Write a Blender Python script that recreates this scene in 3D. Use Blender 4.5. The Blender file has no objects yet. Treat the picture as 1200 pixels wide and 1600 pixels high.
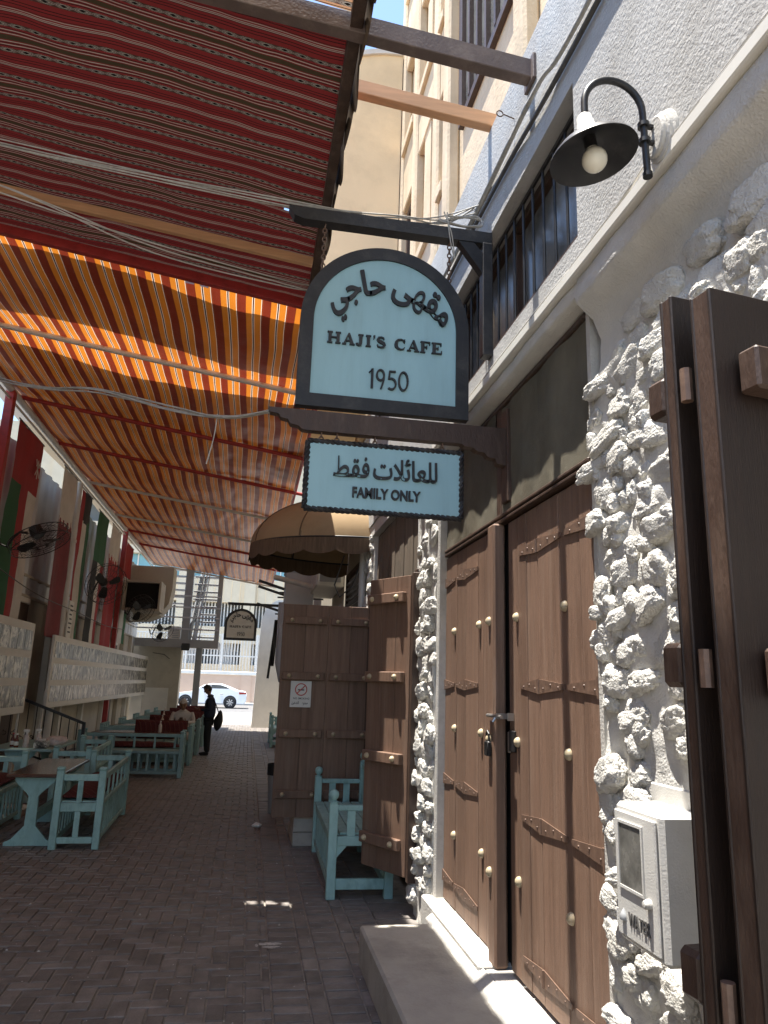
import bpy, bmesh, math, random
from mathutils import Vector, Matrix, noise
random.seed(7)
R = math.radians
SC = bpy.context.scene
COL = SC.collection

# ---------------------------------------------------------------- camera
cam_d = bpy.data.cameras.new('camera')
cam = bpy.data.objects.new('camera', cam_d); COL.objects.link(cam)
_r = Vector((.98325, -.0712, -.1666))
_up = Vector((153, 4800, -1138)).normalized()
_fw = Vector((-212, -266, -1138)); _fw = (_fw - _up * _fw.dot(_up)).normalized()
_rt = _fw.cross(_up)
M3 = Matrix((_rt, _fw, _up))                     # camera axes -> world (X right, Y along the alley, Z up)
cam.matrix_world = Matrix.Translation((0, 0, 1.7)) @ M3.to_4x4()
cam_d.sensor_fit = 'VERTICAL'; cam_d.sensor_height = 24; cam_d.sensor_width = 18
cam_d.lens = 1138 / 1600 * 24
cam_d.clip_start = .05; cam_d.clip_end = 600
SC.camera = cam

# ---------------------------------------------------------------- sky, sun, exposure
SUN_DIR = Vector((-1, -.012, 5.6)).normalized()
W = bpy.data.worlds.new('World'); SC.world = W; W.use_nodes = True
nt = W.node_tree; bg = nt.nodes['Background']
sky = nt.nodes.new('ShaderNodeTexSky'); sky.sky_type = 'NISHITA'; sky.sun_disc = False
sky.sun_elevation = math.asin(SUN_DIR.z); sky.sun_rotation = math.atan2(SUN_DIR.x, SUN_DIR.y)
sky.air_density = 1.0; sky.dust_density = .4; sky.ozone_density = 2.0
nt.links.new(sky.outputs[0], bg.inputs[0]); bg.inputs[1].default_value = .13
sun_d = bpy.data.lights.new('sun', 'SUN'); sun_d.energy = 4.6; sun_d.angle = R(.5); sun_d.color = (1, .95, .87)
sun = bpy.data.objects.new('sun', sun_d); COL.objects.link(sun)
sun.rotation_euler = SUN_DIR.to_track_quat('Z', 'Y').to_euler(); sun.location = (0, 0, 30)
SC.view_settings.view_transform = 'Standard'; SC.view_settings.look = 'None'
SC.view_settings.gamma = 1; SC.view_settings.use_curve_mapping = False
SC.view_settings.exposure = 1.7
SC.render.engine = 'CYCLES'
SC.cycles.max_bounces = 10; SC.cycles.diffuse_bounces = 6; SC.cycles.transmission_bounces = 6

# ---------------------------------------------------------------- materials
def newmat(name):
    m = bpy.data.materials.new(name); m.use_nodes = True
    n = m.node_tree.nodes; l = m.node_tree.links
    return m, n, l, n['Principled BSDF']
def nd(n, t, **k):
    x = n.new(t)
    for a, b in k.items(): setattr(x, a, b)
    return x
def rgb(c): return (c[0], c[1], c[2], 1)
def mat(name, c, rough=.6, var=.12, scale=3., c2=None, bump=0., bscale=40., stretch=(1, 1, 1), metal=0., spec=.4,
        dirt=None, dscale=1.2, damt=.5, piece=0., detail=6, streak=None, sscale=(6, 6, .35), samt=.6):
    """painted / plaster / wood surface: two-scale colour variation, optional stain colour, relief, per-piece tone"""
    m, n, l, b = newmat(name)
    geo = nd(n, 'ShaderNodeNewGeometry')
    mp = nd(n, 'ShaderNodeMapping'); mp.inputs['Scale'].default_value = stretch
    l.new(geo.outputs['Position'], mp.inputs[0])
    nz = nd(n, 'ShaderNodeTexNoise'); nz.inputs['Scale'].default_value = scale; nz.inputs['Detail'].default_value = detail
    nz.inputs['Roughness'].default_value = .62
    l.new(mp.outputs[0], nz.inputs[0])
    c2 = c2 or tuple(max(0, x * (1 - var * 1.6)) for x in c)
    c1 = tuple(min(1, x * (1 + var)) for x in c)
    rp = nd(n, 'ShaderNodeValToRGB'); rp.color_ramp.elements[0].position = .32; rp.color_ramp.elements[1].position = .68
    rp.color_ramp.elements[0].color = rgb(c2); rp.color_ramp.elements[1].color = rgb(c1)
    l.new(nz.outputs[0], rp.inputs[0]); out = rp.outputs[0]
    if dirt:
        nz2 = nd(n, 'ShaderNodeTexNoise'); nz2.inputs['Scale'].default_value = dscale; nz2.inputs['Detail'].default_value = 8
        nz2.inputs['Roughness'].default_value = .7
        l.new(mp.outputs[0], nz2.inputs[0])
        r2 = nd(n, 'ShaderNodeValToRGB'); r2.color_ramp.elements[0].position = .5; r2.color_ramp.elements[1].position = .72
        r2.color_ramp.elements[1].color = (damt,) * 3 + (1,)
        l.new(nz2.outputs[0], r2.inputs[0])
        mx = nd(n, 'ShaderNodeMix', data_type='RGBA'); mx.inputs[7].default_value = rgb(dirt)
        l.new(r2.outputs[0], mx.inputs[0]); l.new(out, mx.inputs[6]); out = mx.outputs[2]
    if streak:
        mp3 = nd(n, 'ShaderNodeMapping'); mp3.inputs['Scale'].default_value = sscale; l.new(geo.outputs['Position'], mp3.inputs[0])
        nz3 = nd(n, 'ShaderNodeTexNoise'); nz3.inputs['Scale'].default_value = 1.; nz3.inputs['Detail'].default_value = 7; nz3.inputs['Roughness'].default_value = .65
        l.new(mp3.outputs[0], nz3.inputs[0])
        r3 = nd(n, 'ShaderNodeValToRGB'); r3.color_ramp.elements[0].position = .52; r3.color_ramp.elements[1].position = .74
        r3.color_ramp.elements[1].color = (samt,) * 3 + (1,); l.new(nz3.outputs[0], r3.inputs[0])
        mx3 = nd(n, 'ShaderNodeMix', data_type='RGBA'); mx3.inputs[7].default_value = rgb(streak)
        l.new(r3.outputs[0], mx3.inputs[0]); l.new(out, mx3.inputs[6]); out = mx3.outputs[2]
    if piece:
        oi = nd(n, 'ShaderNodeObjectInfo')
        mr = nd(n, 'ShaderNodeMapRange'); mr.inputs[3].default_value = 1 - piece; mr.inputs[4].default_value = 1 + piece
        l.new(oi.outputs['Random'], mr.inputs[0])
        vm = nd(n, 'ShaderNodeVectorMath', operation='SCALE'); l.new(out, vm.inputs[0]); l.new(mr.outputs[0], vm.inputs[3])
        out = vm.outputs[0]
    l.new(out, b.inputs['Base Color'])
    rr = nd(n, 'ShaderNodeMapRange'); rr.inputs[3].default_value = max(.05, rough - .12); rr.inputs[4].default_value = min(1, rough + .12)
    l.new(nz.outputs[0], rr.inputs[0]); l.new(rr.outputs[0], b.inputs['Roughness'])
    b.inputs['Metallic'].default_value = metal
    b.inputs['Specular IOR Level'].default_value = spec
    if bump:
        nb = nd(n, 'ShaderNodeTexNoise'); nb.inputs['Scale'].default_value = bscale; nb.inputs['Detail'].default_value = 5
        l.new(mp.outputs[0], nb.inputs[0])
        bp = nd(n, 'ShaderNodeBump'); bp.inputs['Strength'].default_value = min(1, bump); bp.inputs['Distance'].default_value = .01 * max(1, bump)
        l.new(nb.outputs[0], bp.inputs['Height']); l.new(bp.outputs[0], b.inputs['Normal'])
    return m
def emit(name, c, s):
    m, n, l, b = newmat(name); b.inputs['Base Color'].default_value = rgb(c)
    b.inputs['Emission Color'].default_value = rgb(c); b.inputs['Emission Strength'].default_value = s
    return m

MT = {}
MT['upper'] = mat('rough_white_plaster', (.47, .465, .45), .85, .07, 1.6, bump=.5, bscale=70, dirt=(.35, .335, .305), dscale=1.8, damt=.6, spec=.2, streak=(.30, .285, .26), sscale=(3.5, 3.5, .5), samt=.55)
MT['plaster'] = mat('whitewashed_mortar', (.60, .585, .545), .9, .07, 6, bump=.5, bscale=110, dirt=(.5, .47, .41), dscale=3, damt=.4, spec=.15)
MT['stone'] = mat('whitewashed_coral_stone', (.62, .605, .56), .9, .09, 14, bump=.9, bscale=120, dirt=(.40, .365, .30), dscale=7, damt=.55, spec=.15)
MT['brown'] = mat('brown_painted_wood', (.205, .126, .087), .55, .12, 9, bump=.35, bscale=60, stretch=(6, 6, .35), dirt=(.27, .19, .14), dscale=2.2, damt=.6, piece=.14, spec=.3, streak=(.105, .062, .042), sscale=(11, 11, .8), samt=.75)
MT['brown_trim'] = mat('brown_trim_wood', (.062, .036, .025), .5, .12, 9, bump=.25, bscale=60, stretch=(2, 2, .6), dirt=(.16, .11, .08), dscale=5, damt=.5, piece=.06)
MT['brown_shaded'] = mat('shaded_brown_wood', (.024, .014, .010), .5, .12, 9, bump=.25, bscale=60, stretch=(6, 6, .4), dirt=(.045, .026, .018), dscale=4, damt=.5, piece=.06)  # darker copy of the door brown, shade of the near leaves put into the colour
MT['iron'] = mat('brown_painted_iron', (.15, .092, .065), .5, .15, 30, dirt=(.22, .14, .09), dscale=30, damt=.6)
MT['brass'] = mat('dull_cream_stud', (.45, .37, .24), .42, .15, 25, spec=.5, piece=.12)
MT['mesh'] = mat('olive_woven_mesh', (.155, .14, .105), .85, .12, 2.0, bump=.3, bscale=300, dirt=(.07, .055, .035), dscale=1.6, damt=.5, spec=.15)
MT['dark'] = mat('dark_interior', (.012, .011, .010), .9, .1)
MT['black'] = mat('black_painted_timber', (.022, .022, .024), .5, .2, 6, bump=.15, bscale=60, dirt=(.07, .065, .06), dscale=8, damt=.5)
MT['blackmetal'] = mat('black_painted_metal', (.018, .018, .019), .4, .2, 12, dirt=(.06, .05, .045), dscale=20, damt=.4)
MT['signblue'] = mat('pale_blue_sign_paint', (.31, .51, .57), .55, .05, 3, bump=.08, bscale=50, stretch=(1, 1, .3), dirt=(.24, .41, .47), dscale=4, damt=.4, streak=(.23, .37, .41), sscale=(14, 14, 1.2), samt=.35)
MT['teal'] = mat('turquoise_painted_wood', (.31, .50, .475), .55, .1, 7, bump=.45, bscale=50, stretch=(1, 1, .5), dirt=(.14, .25, .23), dscale=11, damt=.7, piece=.05)
MT['tealdull'] = mat('grey_turquoise_painted_wood', (.25, .39, .38), .5, .1, 7, bump=.2, bscale=50, dirt=(.13, .22, .21), dscale=9, damt=.4, piece=.05)
MT['concrete'] = mat('smooth_worn_concrete', (.40, .375, .325), .75, .12, 2.5, bump=.3, bscale=60, dirt=(.22, .205, .18), dscale=3, damt=.7, spec=.25)
MT['curb'] = mat('grey_threshold_stone', (.5, .48, .44), .85, .1, 8, bump=.45, bscale=80, dirt=(.3, .28, .25), dscale=6, damt=.5)
MT['tan'] = mat('tan_sand_render', (.64, .53, .38), .85, .08, 1.5, bump=.4, bscale=30, dirt=(.44, .34, .22), dscale=1.6, damt=.5, spec=.15, streak=(.38, .28, .17), sscale=(3, 3, .4), samt=.5)
MT['tan2'] = mat('smooth_tan_render', (.80, .64, .42), .85, .04, .8, bump=.1, bscale=40, dirt=(.47, .36, .22), dscale=1.0, damt=.4, spec=.15)
MT['beam'] = mat('dusty_brown_steel', (.135, .098, .085), .55, .12, 5, bump=.15, bscale=60, dirt=(.26, .20, .16), dscale=9, damt=.5)
MT['timber'] = mat('orange_varnished_pine', (.60, .33, .17), .5, .1, 5, stretch=(.4, 6, 6), bump=.1, bscale=30)
MT['redpaint'] = mat('red_painted_steel', (.36, .035, .03), .45, .12, 6, dirt=(.10, .015, .012), dscale=8, damt=.5)
MT['whitepaint'] = mat('white_painted_steel', (.62, .60, .56), .5, .08, 6, dirt=(.4, .37, .32), dscale=6, damt=.5)
MT['cable'] = mat('grey_cable', (.42, .40, .36), .6, .15, 30)
MT['cabledark'] = mat('dark_cable', (.10, .095, .09), .6, .15, 30)
MT['cream'] = mat('cream_wall_paint', (.52, .475, .39), .8, .07, .8, bump=.2, bscale=40, dirt=(.3, .26, .2), dscale=1.2, damt=.5, spec=.2)
MT['metalwall'] = mat('pale_ribbed_sheet', (.55, .56, .57), .38, .05, 1.5, metal=.35, dirt=(.40, .40, .39), dscale=2, damt=.4)
MT['boardwhite'] = mat('off_white_board', (.70, .68, .62), .6, .06, 2)
MT['paver'] = mat('brown_grey_paver', (.185, .165, .150), .62, .22, 7, bump=.4, bscale=70, dirt=(.24, .22, .20), dscale=1.1, damt=.7, piece=.22, spec=.45)
MT['joint'] = mat('sandy_joint', (.30, .265, .225), .9, .2, 9, bump=.4, bscale=80)
MT['redfab'] = mat('dark_red_cushion', (.14, .012, .012), .85, .2, 20, bump=.3, bscale=120)
MT['grey'] = mat('grey_painted_steel', (.33, .34, .35), .5, .08, 4, dirt=(.25, .24, .22), dscale=4, damt=.4)
MT['lightgrey'] = mat('pale_grey_metal', (.55, .56, .58), .45, .06, 4, dirt=(.38, .38, .38), dscale=4, damt=.4)
MT['asphalt'] = mat('asphalt', (.16, .155, .15), .85, .1, 3, bump=.3, bscale=60)
MT['pave2'] = mat('pale_pavement', (.42, .40, .36), .85, .08, 3)
MT['beige'] = mat('beige_stone_cladding', (.62, .54, .40), .8, .05, 1)
MT['pink'] = mat('pinkish_render', (.55, .40, .30), .85, .05, .7, dirt=(.45, .32, .24), dscale=.6, damt=.4)
MT['blueglass'] = mat('turquoise_glazing', (.16, .36, .40), .15, .06, .6, spec=.8)
MT['darkpanel'] = mat('dim_parking_deck', (.16, .17, .17), .7, .1, .5)
MT['carpaint'] = mat('white_car_paint', (.78, .78, .77), .2, .01, 1, spec=.6)
MT['carglass'] = mat('dark_car_glass', (.10, .11, .11), .1, .05, 1, spec=.8)
MT['rubber'] = mat('tyre_rubber', (.02, .02, .02), .85, .1)
MT['alloy'] = mat('alloy_wheel', (.55, .55, .56), .3, .05, metal=.8)
MT['taillight'] = mat('red_tail_light', (.35, .03, .02), .2, .05)
MT['paperwhite'] = mat('white_print_sheet', (.68, .67, .63), .5, .04, 5)
MT['printred'] = mat('red_print', (.45, .05, .04), .5)
MT['printblack'] = mat('black_print', (.03, .03, .03), .6)
MT['skin'] = mat('skin', (.22, .12, .075), .55, .08, 10)
MT['navy'] = mat('navy_cotton', (.022, .028, .05), .85, .15, 15, bump=.2, bscale=60)
MT['blackcloth'] = mat('black_cotton', (.016, .016, .017), .85, .15, 15, bump=.2, bscale=60)
MT['whitecloth'] = mat('white_cotton', (.45, .40, .36), .85, .06, 15, bump=.2, bscale=60)
MT['hair'] = mat('black_hair', (.012, .01, .009), .6, .2, 60)
MT['awning'] = mat('faded_tan_canvas', (.34, .245, .145), .85, .06, 2, dirt=(.24, .17, .10), dscale=2.5, damt=.5, spec=.1)
MT['valance'] = mat('dusty_brown_valance', (.15, .105, .07), .9, .18, 7, stretch=(5, 5, .5), dirt=(.12, .08, .06), dscale=12, damt=.6, spec=.1)
MT['bin'] = mat('grey_bin_plastic', (.25, .25, .24), .6, .1)
MT['bulb'] = mat('frosted_bulb_glass', (.80, .76, .64), .25, .02, spec=.6)
MT['shadein'] = mat('dusty_black_enamel', (.03, .03, .032), .42, .2, 14, dirt=(.12, .115, .11), dscale=9, damt=.5)
MT['box'] = mat('white_hammered_enamel', (.54, .53, .50), .5, .05, 8, bump=.15, bscale=180, dirt=(.45, .42, .37), dscale=5, damt=.5)
MT['clearpanel'] = mat('cloudy_plastic_window', (.16, .155, .14), .25, .25, 14, dirt=(.30, .29, .26), dscale=12, damt=.6, spec=.6)
MT['tabletop'] = mat('lacquered_brown_top', (.09, .04, .025), .12, .2, 3, stretch=(1, .15, 1), spec=.7)
MT['shirtgreen'] = mat('flag_green', (.028, .12, .05), .8, .08, 3)
MT['flagred'] = mat('flag_red', (.33, .028, .028), .8, .1, 3)
MT['flagwhite'] = mat('flag_white', (.62, .58, .52), .8, .08, 3)
MT['flagmaroon'] = mat('flag_maroon', (.20, .035, .04), .8, .15, 3)
MT['flagblack'] = mat('flag_black', (.03, .03, .028), .8, .1, 3)
MT['glass'] = mat('dim_window_glass', (.19, .19, .18), .2, .3, 2.5, spec=.4)
MT['chrome'] = mat('galvanised_steel', (.42, .41, .39), .35, .1, 20, metal=.8)
MT['plasticbag'] = mat('milky_plastic', (.60, .52, .46), .3, .2, 12)
MT['amber'] = mat('brown_sauce', (.12, .03, .015), .2)
MT['bluecap'] = mat('pale_bottle', (.55, .45, .38), .3, .1)
MT['oldplank'] = mat('grey_brown_planks', (.16, .125, .09), .85, .18, 4, stretch=(5, 5, .4), bump=.4, bscale=50, piece=.1)
MT['chalk'] = mat('white_paint_mark', (.5, .48, .45), .9, .2, 40)

def ramp_bands(n, l, val, bands, default):
    rp = nd(n, 'ShaderNodeValToRGB'); cr = rp.color_ramp; cr.interpolation = 'CONSTANT'
    els = [(0, default)]
    for a, b, c in bands: els += [(a, c), (b, default)]
    cr.elements[0].position = 0; cr.elements[0].color = rgb(els[0][1])
    cr.elements.remove(cr.elements[1])
    for p, c in els[1:]:
        e = cr.elements.new(min(1, p)); e.color = rgb(c)
    l.new(val, rp.inputs[0])
    return rp.outputs[0]
def math_(n, l, op, a, b=None):
    x = nd(n, 'ShaderNodeMath', operation=op)
    for i, v in enumerate((a, b)):
        if v is None: continue
        if isinstance(v, (int, float)): x.inputs[i].default_value = v
        else: l.new(v, x.inputs[i])
    return x.outputs[0]
def fabric_shader(n, l, b, col, m, transl, rough, spec):
    b.inputs['Roughness'].default_value = rough; b.inputs['Specular IOR Level'].default_value = spec
    l.new(col, b.inputs['Base Color'])
    tr = nd(n, 'ShaderNodeBsdfTranslucent'); l.new(col, tr.inputs[0])
    mx = nd(n, 'ShaderNodeMixShader'); mx.inputs[0].default_value = transl
    l.new(b.outputs[0], mx.inputs[1]); l.new(tr.outputs[0], mx.inputs[2])
    out = n['Material Output']; l.new(mx.outputs[0], out.inputs[0])
def sadu(name, red, transl):
    m, n, l, b = newmat(name)
    geo = nd(n, 'ShaderNodeNewGeometry'); sp = nd(n, 'ShaderNodeSeparateXYZ'); l.new(geo.outputs['Position'], sp.inputs[0])
    nz = nd(n, 'ShaderNodeTexNoise'); nz.inputs['Scale'].default_value = .9; l.new(geo.outputs['Position'], nz.inputs[0])
    wob = math_(n, l, 'MULTIPLY', nz.outputs[0], .10)
    y = math_(n, l, 'ADD', sp.outputs[1], wob)
    v = math_(n, l, 'FRACT', math_(n, l, 'DIVIDE', math_(n, l, 'ADD', y, 12.0 - 4.105 + .1975 + 3.85), .395))   # pattern pair centred on .5
    wh = (.29, .265, .225); bk = (.012, .010, .009); gr = (.032, .032, .022); ol = (.05, .036, .02)
    bands = [(.006, .018, wh), (.028, .040, wh), (.044, .052, bk), (.10, .112, bk), (.15, .162, bk),
             (.235, .25, gr), (.25, .315, gr), (.345, .358, bk), (.368, .386, wh), (.40, .412, bk), (.428, .442, wh), (.46, .54, ol),
             (.558, .572, wh), (.588, .60, bk), (.614, .632, wh), (.642, .655, bk), (.685, .765, gr), (.84, .852, bk), (.89, .902, bk), (.948, .956, bk), (.97, .984, wh)]
    col = ramp_bands(n, l, v, bands[:15], red)
    col2 = ramp_bands(n, l, v, bands[15:], red)
    sel = math_(n, l, 'GREATER_THAN', v, .6385)
    mx = nd(n, 'ShaderNodeMix', data_type='RGBA'); l.new(sel, mx.inputs[0]); l.new(col, mx.inputs[6]); l.new(col2, mx.inputs[7])
    # woven lozenges along the two chains
    d = math_(n, l, 'MINIMUM', math_(n, l, 'ABSOLUTE', math_(n, l, 'SUBTRACT', v, .282)), math_(n, l, 'ABSOLUTE', math_(n, l, 'SUBTRACT', v, .722)))
    u = math_(n, l, 'ABSOLUTE', math_(n, l, 'SUBTRACT', math_(n, l, 'FRACT', math_(n, l, 'DIVIDE', sp.outputs[0], .105)), .5))
    k = math_(n, l, 'ADD', math_(n, l, 'MULTIPLY', d, 9.), u)
    lz = ramp_bands(n, l, k, [(.0, .22, bk), (.22, .30, wh), (.38, .43, wh), (.52, .57, wh)], (.06, .03, .025))
    inb = math_(n, l, 'LESS_THAN', d, .036)
    mx2 = nd(n, 'ShaderNodeMix', data_type='RGBA'); l.new(inb, mx2.inputs[0]); l.new(mx.outputs[2], mx2.inputs[6]); l.new(lz, mx2.inputs[7])
    w = nd(n, 'ShaderNodeTexNoise'); w.inputs['Scale'].default_value = 250; l.new(geo.outputs['Position'], w.inputs[0])
    bp = nd(n, 'ShaderNodeBump'); bp.inputs['Strength'].default_value = .3; bp.inputs['Distance'].default_value = .004
    l.new(w.outputs[0], bp.inputs['Height']); l.new(bp.outputs[0], b.inputs['Normal'])
    fabric_shader(n, l, b, mx2.outputs[2], m, transl, .9, .1)
    return m
def striped(name, transl):
    m, n, l, b = newmat(name)
    geo = nd(n, 'ShaderNodeNewGeometry'); sp = nd(n, 'ShaderNodeSeparateXYZ'); l.new(geo.outputs['Position'], sp.inputs[0])
    nz = nd(n, 'ShaderNodeTexNoise'); nz.inputs['Scale'].default_value = .5; l.new(geo.outputs['Position'], nz.inputs[0])
    x = math_(n, l, 'ADD', sp.outputs[0], math_(n, l, 'MULTIPLY', nz.outputs[0], .10))
    v = math_(n, l, 'FRACT', math_(n, l, 'DIVIDE', math_(n, l, 'ADD', x, 20.02), .232))
    wh = (.72, .62, .50); rd = (.18, .026, .012); orr = (.58, .19, .02); bk = (.05, .01, .012)
    col = ramp_bands(n, l, v, [(.0, .33, rd), (.57, .595, wh), (.595, .645, bk), (.645, .67, wh), (.93, .96, wh), (.96, 1., rd)], orr)
    nz2 = nd(n, 'ShaderNodeTexNoise'); nz2.inputs['Scale'].default_value = 1.3; nz2.inputs['Detail'].default_value = 7; l.new(geo.outputs['Position'], nz2.inputs[0])
    mr = nd(n, 'ShaderNodeMapRange'); mr.inputs[1].default_value = .35; mr.inputs[2].default_value = .7; mr.inputs[3].default_value = .78; mr.inputs[4].default_value = 1.05
    l.new(nz2.outputs[0], mr.inputs[0])
    vm = nd(n, 'ShaderNodeVectorMath', operation='SCALE'); l.new(col, vm.inputs[0]); l.new(mr.outputs[0], vm.inputs[3])
    bp = nd(n, 'ShaderNodeBump'); bp.inputs['Strength'].default_value = .5; bp.inputs['Distance'].default_value = .05
    l.new(nz2.outputs[0], bp.inputs['Height']); l.new(bp.outputs[0], b.inputs['Normal'])
    fabric_shader(n, l, b, vm.outputs[0], m, transl, .33, .45)
    return m
MT['sadu'] = sadu('red_woven_stripe_fabric', (.165, .022, .022), .05)
MT['sadutan'] = sadu('tan_woven_stripe_fabric', (.34, .19, .11), .3)
MT['orange'] = striped('orange_striped_vinyl', .32)
def net_mat():
    m, n, l, b = newmat('added_grey_net'); b.inputs['Base Color'].default_value = (.3, .27, .22, 1); b.inputs['Roughness'].default_value = .9
    tr = nd(n, 'ShaderNodeBsdfTransparent'); tr.inputs[0].default_value = (1, .95, .88, 1); mx = nd(n, 'ShaderNodeMixShader'); mx.inputs[0].default_value = .09
    l.new(b.outputs[0], mx.inputs[1]); l.new(tr.outputs[0], mx.inputs[2]); l.new(mx.outputs[0], n['Material Output'].inputs[0]); return m
MT['dimming_net'] = net_mat()  # for the unseen net added to dim the orange canopy
def photo_mat():
    m, n, l, b = newmat('glossy_photo_prints')
    geo = nd(n, 'ShaderNodeNewGeometry')
    mp = nd(n, 'ShaderNodeMapping'); mp.inputs['Scale'].default_value = (1, 1.25, .8); l.new(geo.outputs['Position'], mp.inputs[0])
    nz = nd(n, 'ShaderNodeTexNoise'); nz.inputs['Scale'].default_value = 4; nz.inputs['Detail'].default_value = 8; nz.inputs['Roughness'].default_value = .75
    nz.inputs['Distortion'].default_value = 1.2
    l.new(mp.outputs[0], nz.inputs[0])
    rp = nd(n, 'ShaderNodeValToRGB'); cr = rp.color_ramp
    cr.elements[0].position = .44; cr.elements[0].color = (.015, .016, .015, 1); cr.elements[1].position = .57; cr.elements[1].color = (.62, .60, .52, 1)
    e = cr.elements.new(.5); e.color = (.13, .125, .10, 1)
    l.new(nz.outputs[0], rp.inputs[0]); l.new(rp.outputs[0], b.inputs['Base Color'])
    b.inputs['Roughness'].default_value = .3
    return m
MT['photo'] = photo_mat()

# ---------------------------------------------------------------- mesh builder
class MB:
    def __init__(s): s.v = []; s.f = []; s.mi = []; s.cur = 0
    def add(s, vs, fs):
        o = len(s.v); s.v += [Vector(x) for x in vs]; s.f += [tuple(i + o for i in f) for f in fs]; s.mi += [s.cur] * len(fs); return s
    def box(s, a, b, bev=0.):
        x0, y0, z0 = [min(a[i], b[i]) for i in range(3)]; x1, y1, z1 = [max(a[i], b[i]) for i in range(3)]
        c = Vector(((x0 + x1) / 2, (y0 + y1) / 2, (z0 + z1) / 2)); h = Vector(((x1 - x0) / 2, (y1 - y0) / 2, (z1 - z0) / 2))
        return s.obox(c, Vector((1, 0, 0)), Vector((0, 1, 0)), Vector((0, 0, 1)), h, bev)
    def obox(s, c, ax, ay, az, h, bev=0.):
        P = lambda x, y, z: c + ax * x + ay * y + az * z
        if bev <= 0:
            vs = [P(i * h[0], j * h[1], k * h[2]) for k in (-1, 1) for j in (-1, 1) for i in (-1, 1)]
            return s.add(vs, [(0, 2, 3, 1), (4, 5, 7, 6), (0, 1, 5, 4), (2, 6, 7, 3), (0, 4, 6, 2), (1, 3, 7, 5)])
        bev = min(bev, min(h) * .9)
        vs = []; idx = {}
        for i in (-1, 1):
            for j in (-1, 1):
                for k in (-1, 1):
                    for a in range(3):
                        q = [i * (h[0] - bev), j * (h[1] - bev), k * (h[2] - bev)]
                        q[a] = (i, j, k)[a] * h[a]
                        idx[(i, j, k, a)] = len(vs); vs.append(P(*q))
        fs = []
        for a in range(3):
            o = [t for t in range(3) if t != a]
            for sg in (-1, 1):
                ring = []
                for (p, q) in ((-1, -1), (1, -1), (1, 1), (-1, 1)):
                    t = [0, 0, 0]; t[a] = sg; t[o[0]] = p; t[o[1]] = q; ring.append(idx[(*t, a)])
                if (sg > 0) != (a != 1): ring.reverse()
                fs.append(tuple(ring))
        for a in range(3):                       # edges
            o = [t for t in range(3) if t != a]
            for p in (-1, 1):
                for q in (-1, 1):
                    def g(e, face):
                        t = [0, 0, 0]; t[a] = e; t[o[0]] = p; t[o[1]] = q; return idx[(*t, o[face])]
                    r = (g(-1, 0), g(1, 0), g(1, 1), g(-1, 1)); fs.append(r)
        for i in (-1, 1):
            for j in (-1, 1):
                for k in (-1, 1): fs.append((idx[(i, j, k, 0)], idx[(i, j, k, 1)], idx[(i, j, k, 2)]))
        return s.add(vs, fs)
    def bar(s, p, q, w, h, bev=0., up=(0, 0, 1)):
        p = Vector(p); q = Vector(q); d = (q - p); L = d.length; d.normalize()
        u = Vector(up); x = d.cross(u)
        if x.length < 1e-4: x = d.cross(Vector((0, 1, 0)))
        x.normalize(); z = x.cross(d)
        return s.obox((p + q) / 2, d, x, z, Vector((L / 2, w / 2, h / 2)), bev)
    def tube(s, pts, r, n=8, cap=True, closed=False):
        pts = [Vector(p) for p in pts]; N = len(pts); vs = []; fs = []
        rr = r if hasattr(r, '__len__') else [r] * N
        pd = None; x = None
        for i in range(N):
            d = (pts[(i + 1) % N] - pts[i - 1]) if (closed or 0 < i < N - 1) else (pts[1] - pts[0] if i == 0 else pts[-1] - pts[-2])
            d.normalize()
            if x is None:
                x = d.orthogonal().normalized()
            else:
                x = (x - d * x.dot(d))
                x = x.normalized() if x.length > 1e-5 else d.orthogonal().normalized()
            y = d.cross(x)
            for k in range(n):
                a = 2 * math.pi * k / n; vs.append(pts[i] + (x * math.cos(a) + y * math.sin(a)) * rr[i])
        for i in range(N if closed else N - 1):
            for k in range(n):
                a = i * n + k; b = i * n + (k + 1) % n; c = ((i + 1) % N) * n + (k + 1) % n; d_ = ((i + 1) % N) * n + k
                fs.append((a, b, c, d_))
        if cap and not closed:
            fs.append(tuple(range(n - 1, -1, -1))); fs.append(tuple((N - 1) * n + k for k in range(n)))
        return s.add(vs, fs)
    def lathe(s, prof, c, n=20, ax=(0, 0, 1)):
        """prof: list of (radius, height) along axis"""
        c = Vector(c); az = Vector(ax).normalized(); axx = az.orthogonal().normalized(); ay = az.cross(axx)
        vs = []; fs = []
        for r, h in prof:
            for k in range(n):
                a = 2 * math.pi * k / n; vs.append(c + az * h + (axx * math.cos(a) + ay * math.sin(a)) * r)
        for i in range(len(prof) - 1):
            for k in range(n): fs.append((i * n + k, i * n + (k + 1) % n, (i + 1) * n + (k + 1) % n, (i + 1) * n + k))
        if prof[0][0] > 1e-4: fs.append(tuple(range(n - 1, -1, -1)))
        if prof[-1][0] > 1e-4: fs.append(tuple((len(prof) - 1) * n + k for k in range(n)))
        return s.add(vs, fs)
    def sphere(s, c, r, n=12, sx=(1, 1, 1)):
        c = Vector(c); vs = []; fs = []; m = max(5, n // 2 + 1)
        for i in range(m + 1):
            t = math.pi * i / m
            for k in range(n):
                a = 2 * math.pi * k / n
                vs.append(c + Vector((math.sin(t) * math.cos(a) * r * sx[0], math.sin(t) * math.sin(a) * r * sx[1], math.cos(t) * r * sx[2])))
        for i in range(m):
            for k in range(n): fs.append((i * n + k, (i + 1) * n + k, (i + 1) * n + (k + 1) % n, i * n + (k + 1) % n))
        return s.add(vs, fs)
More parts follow.
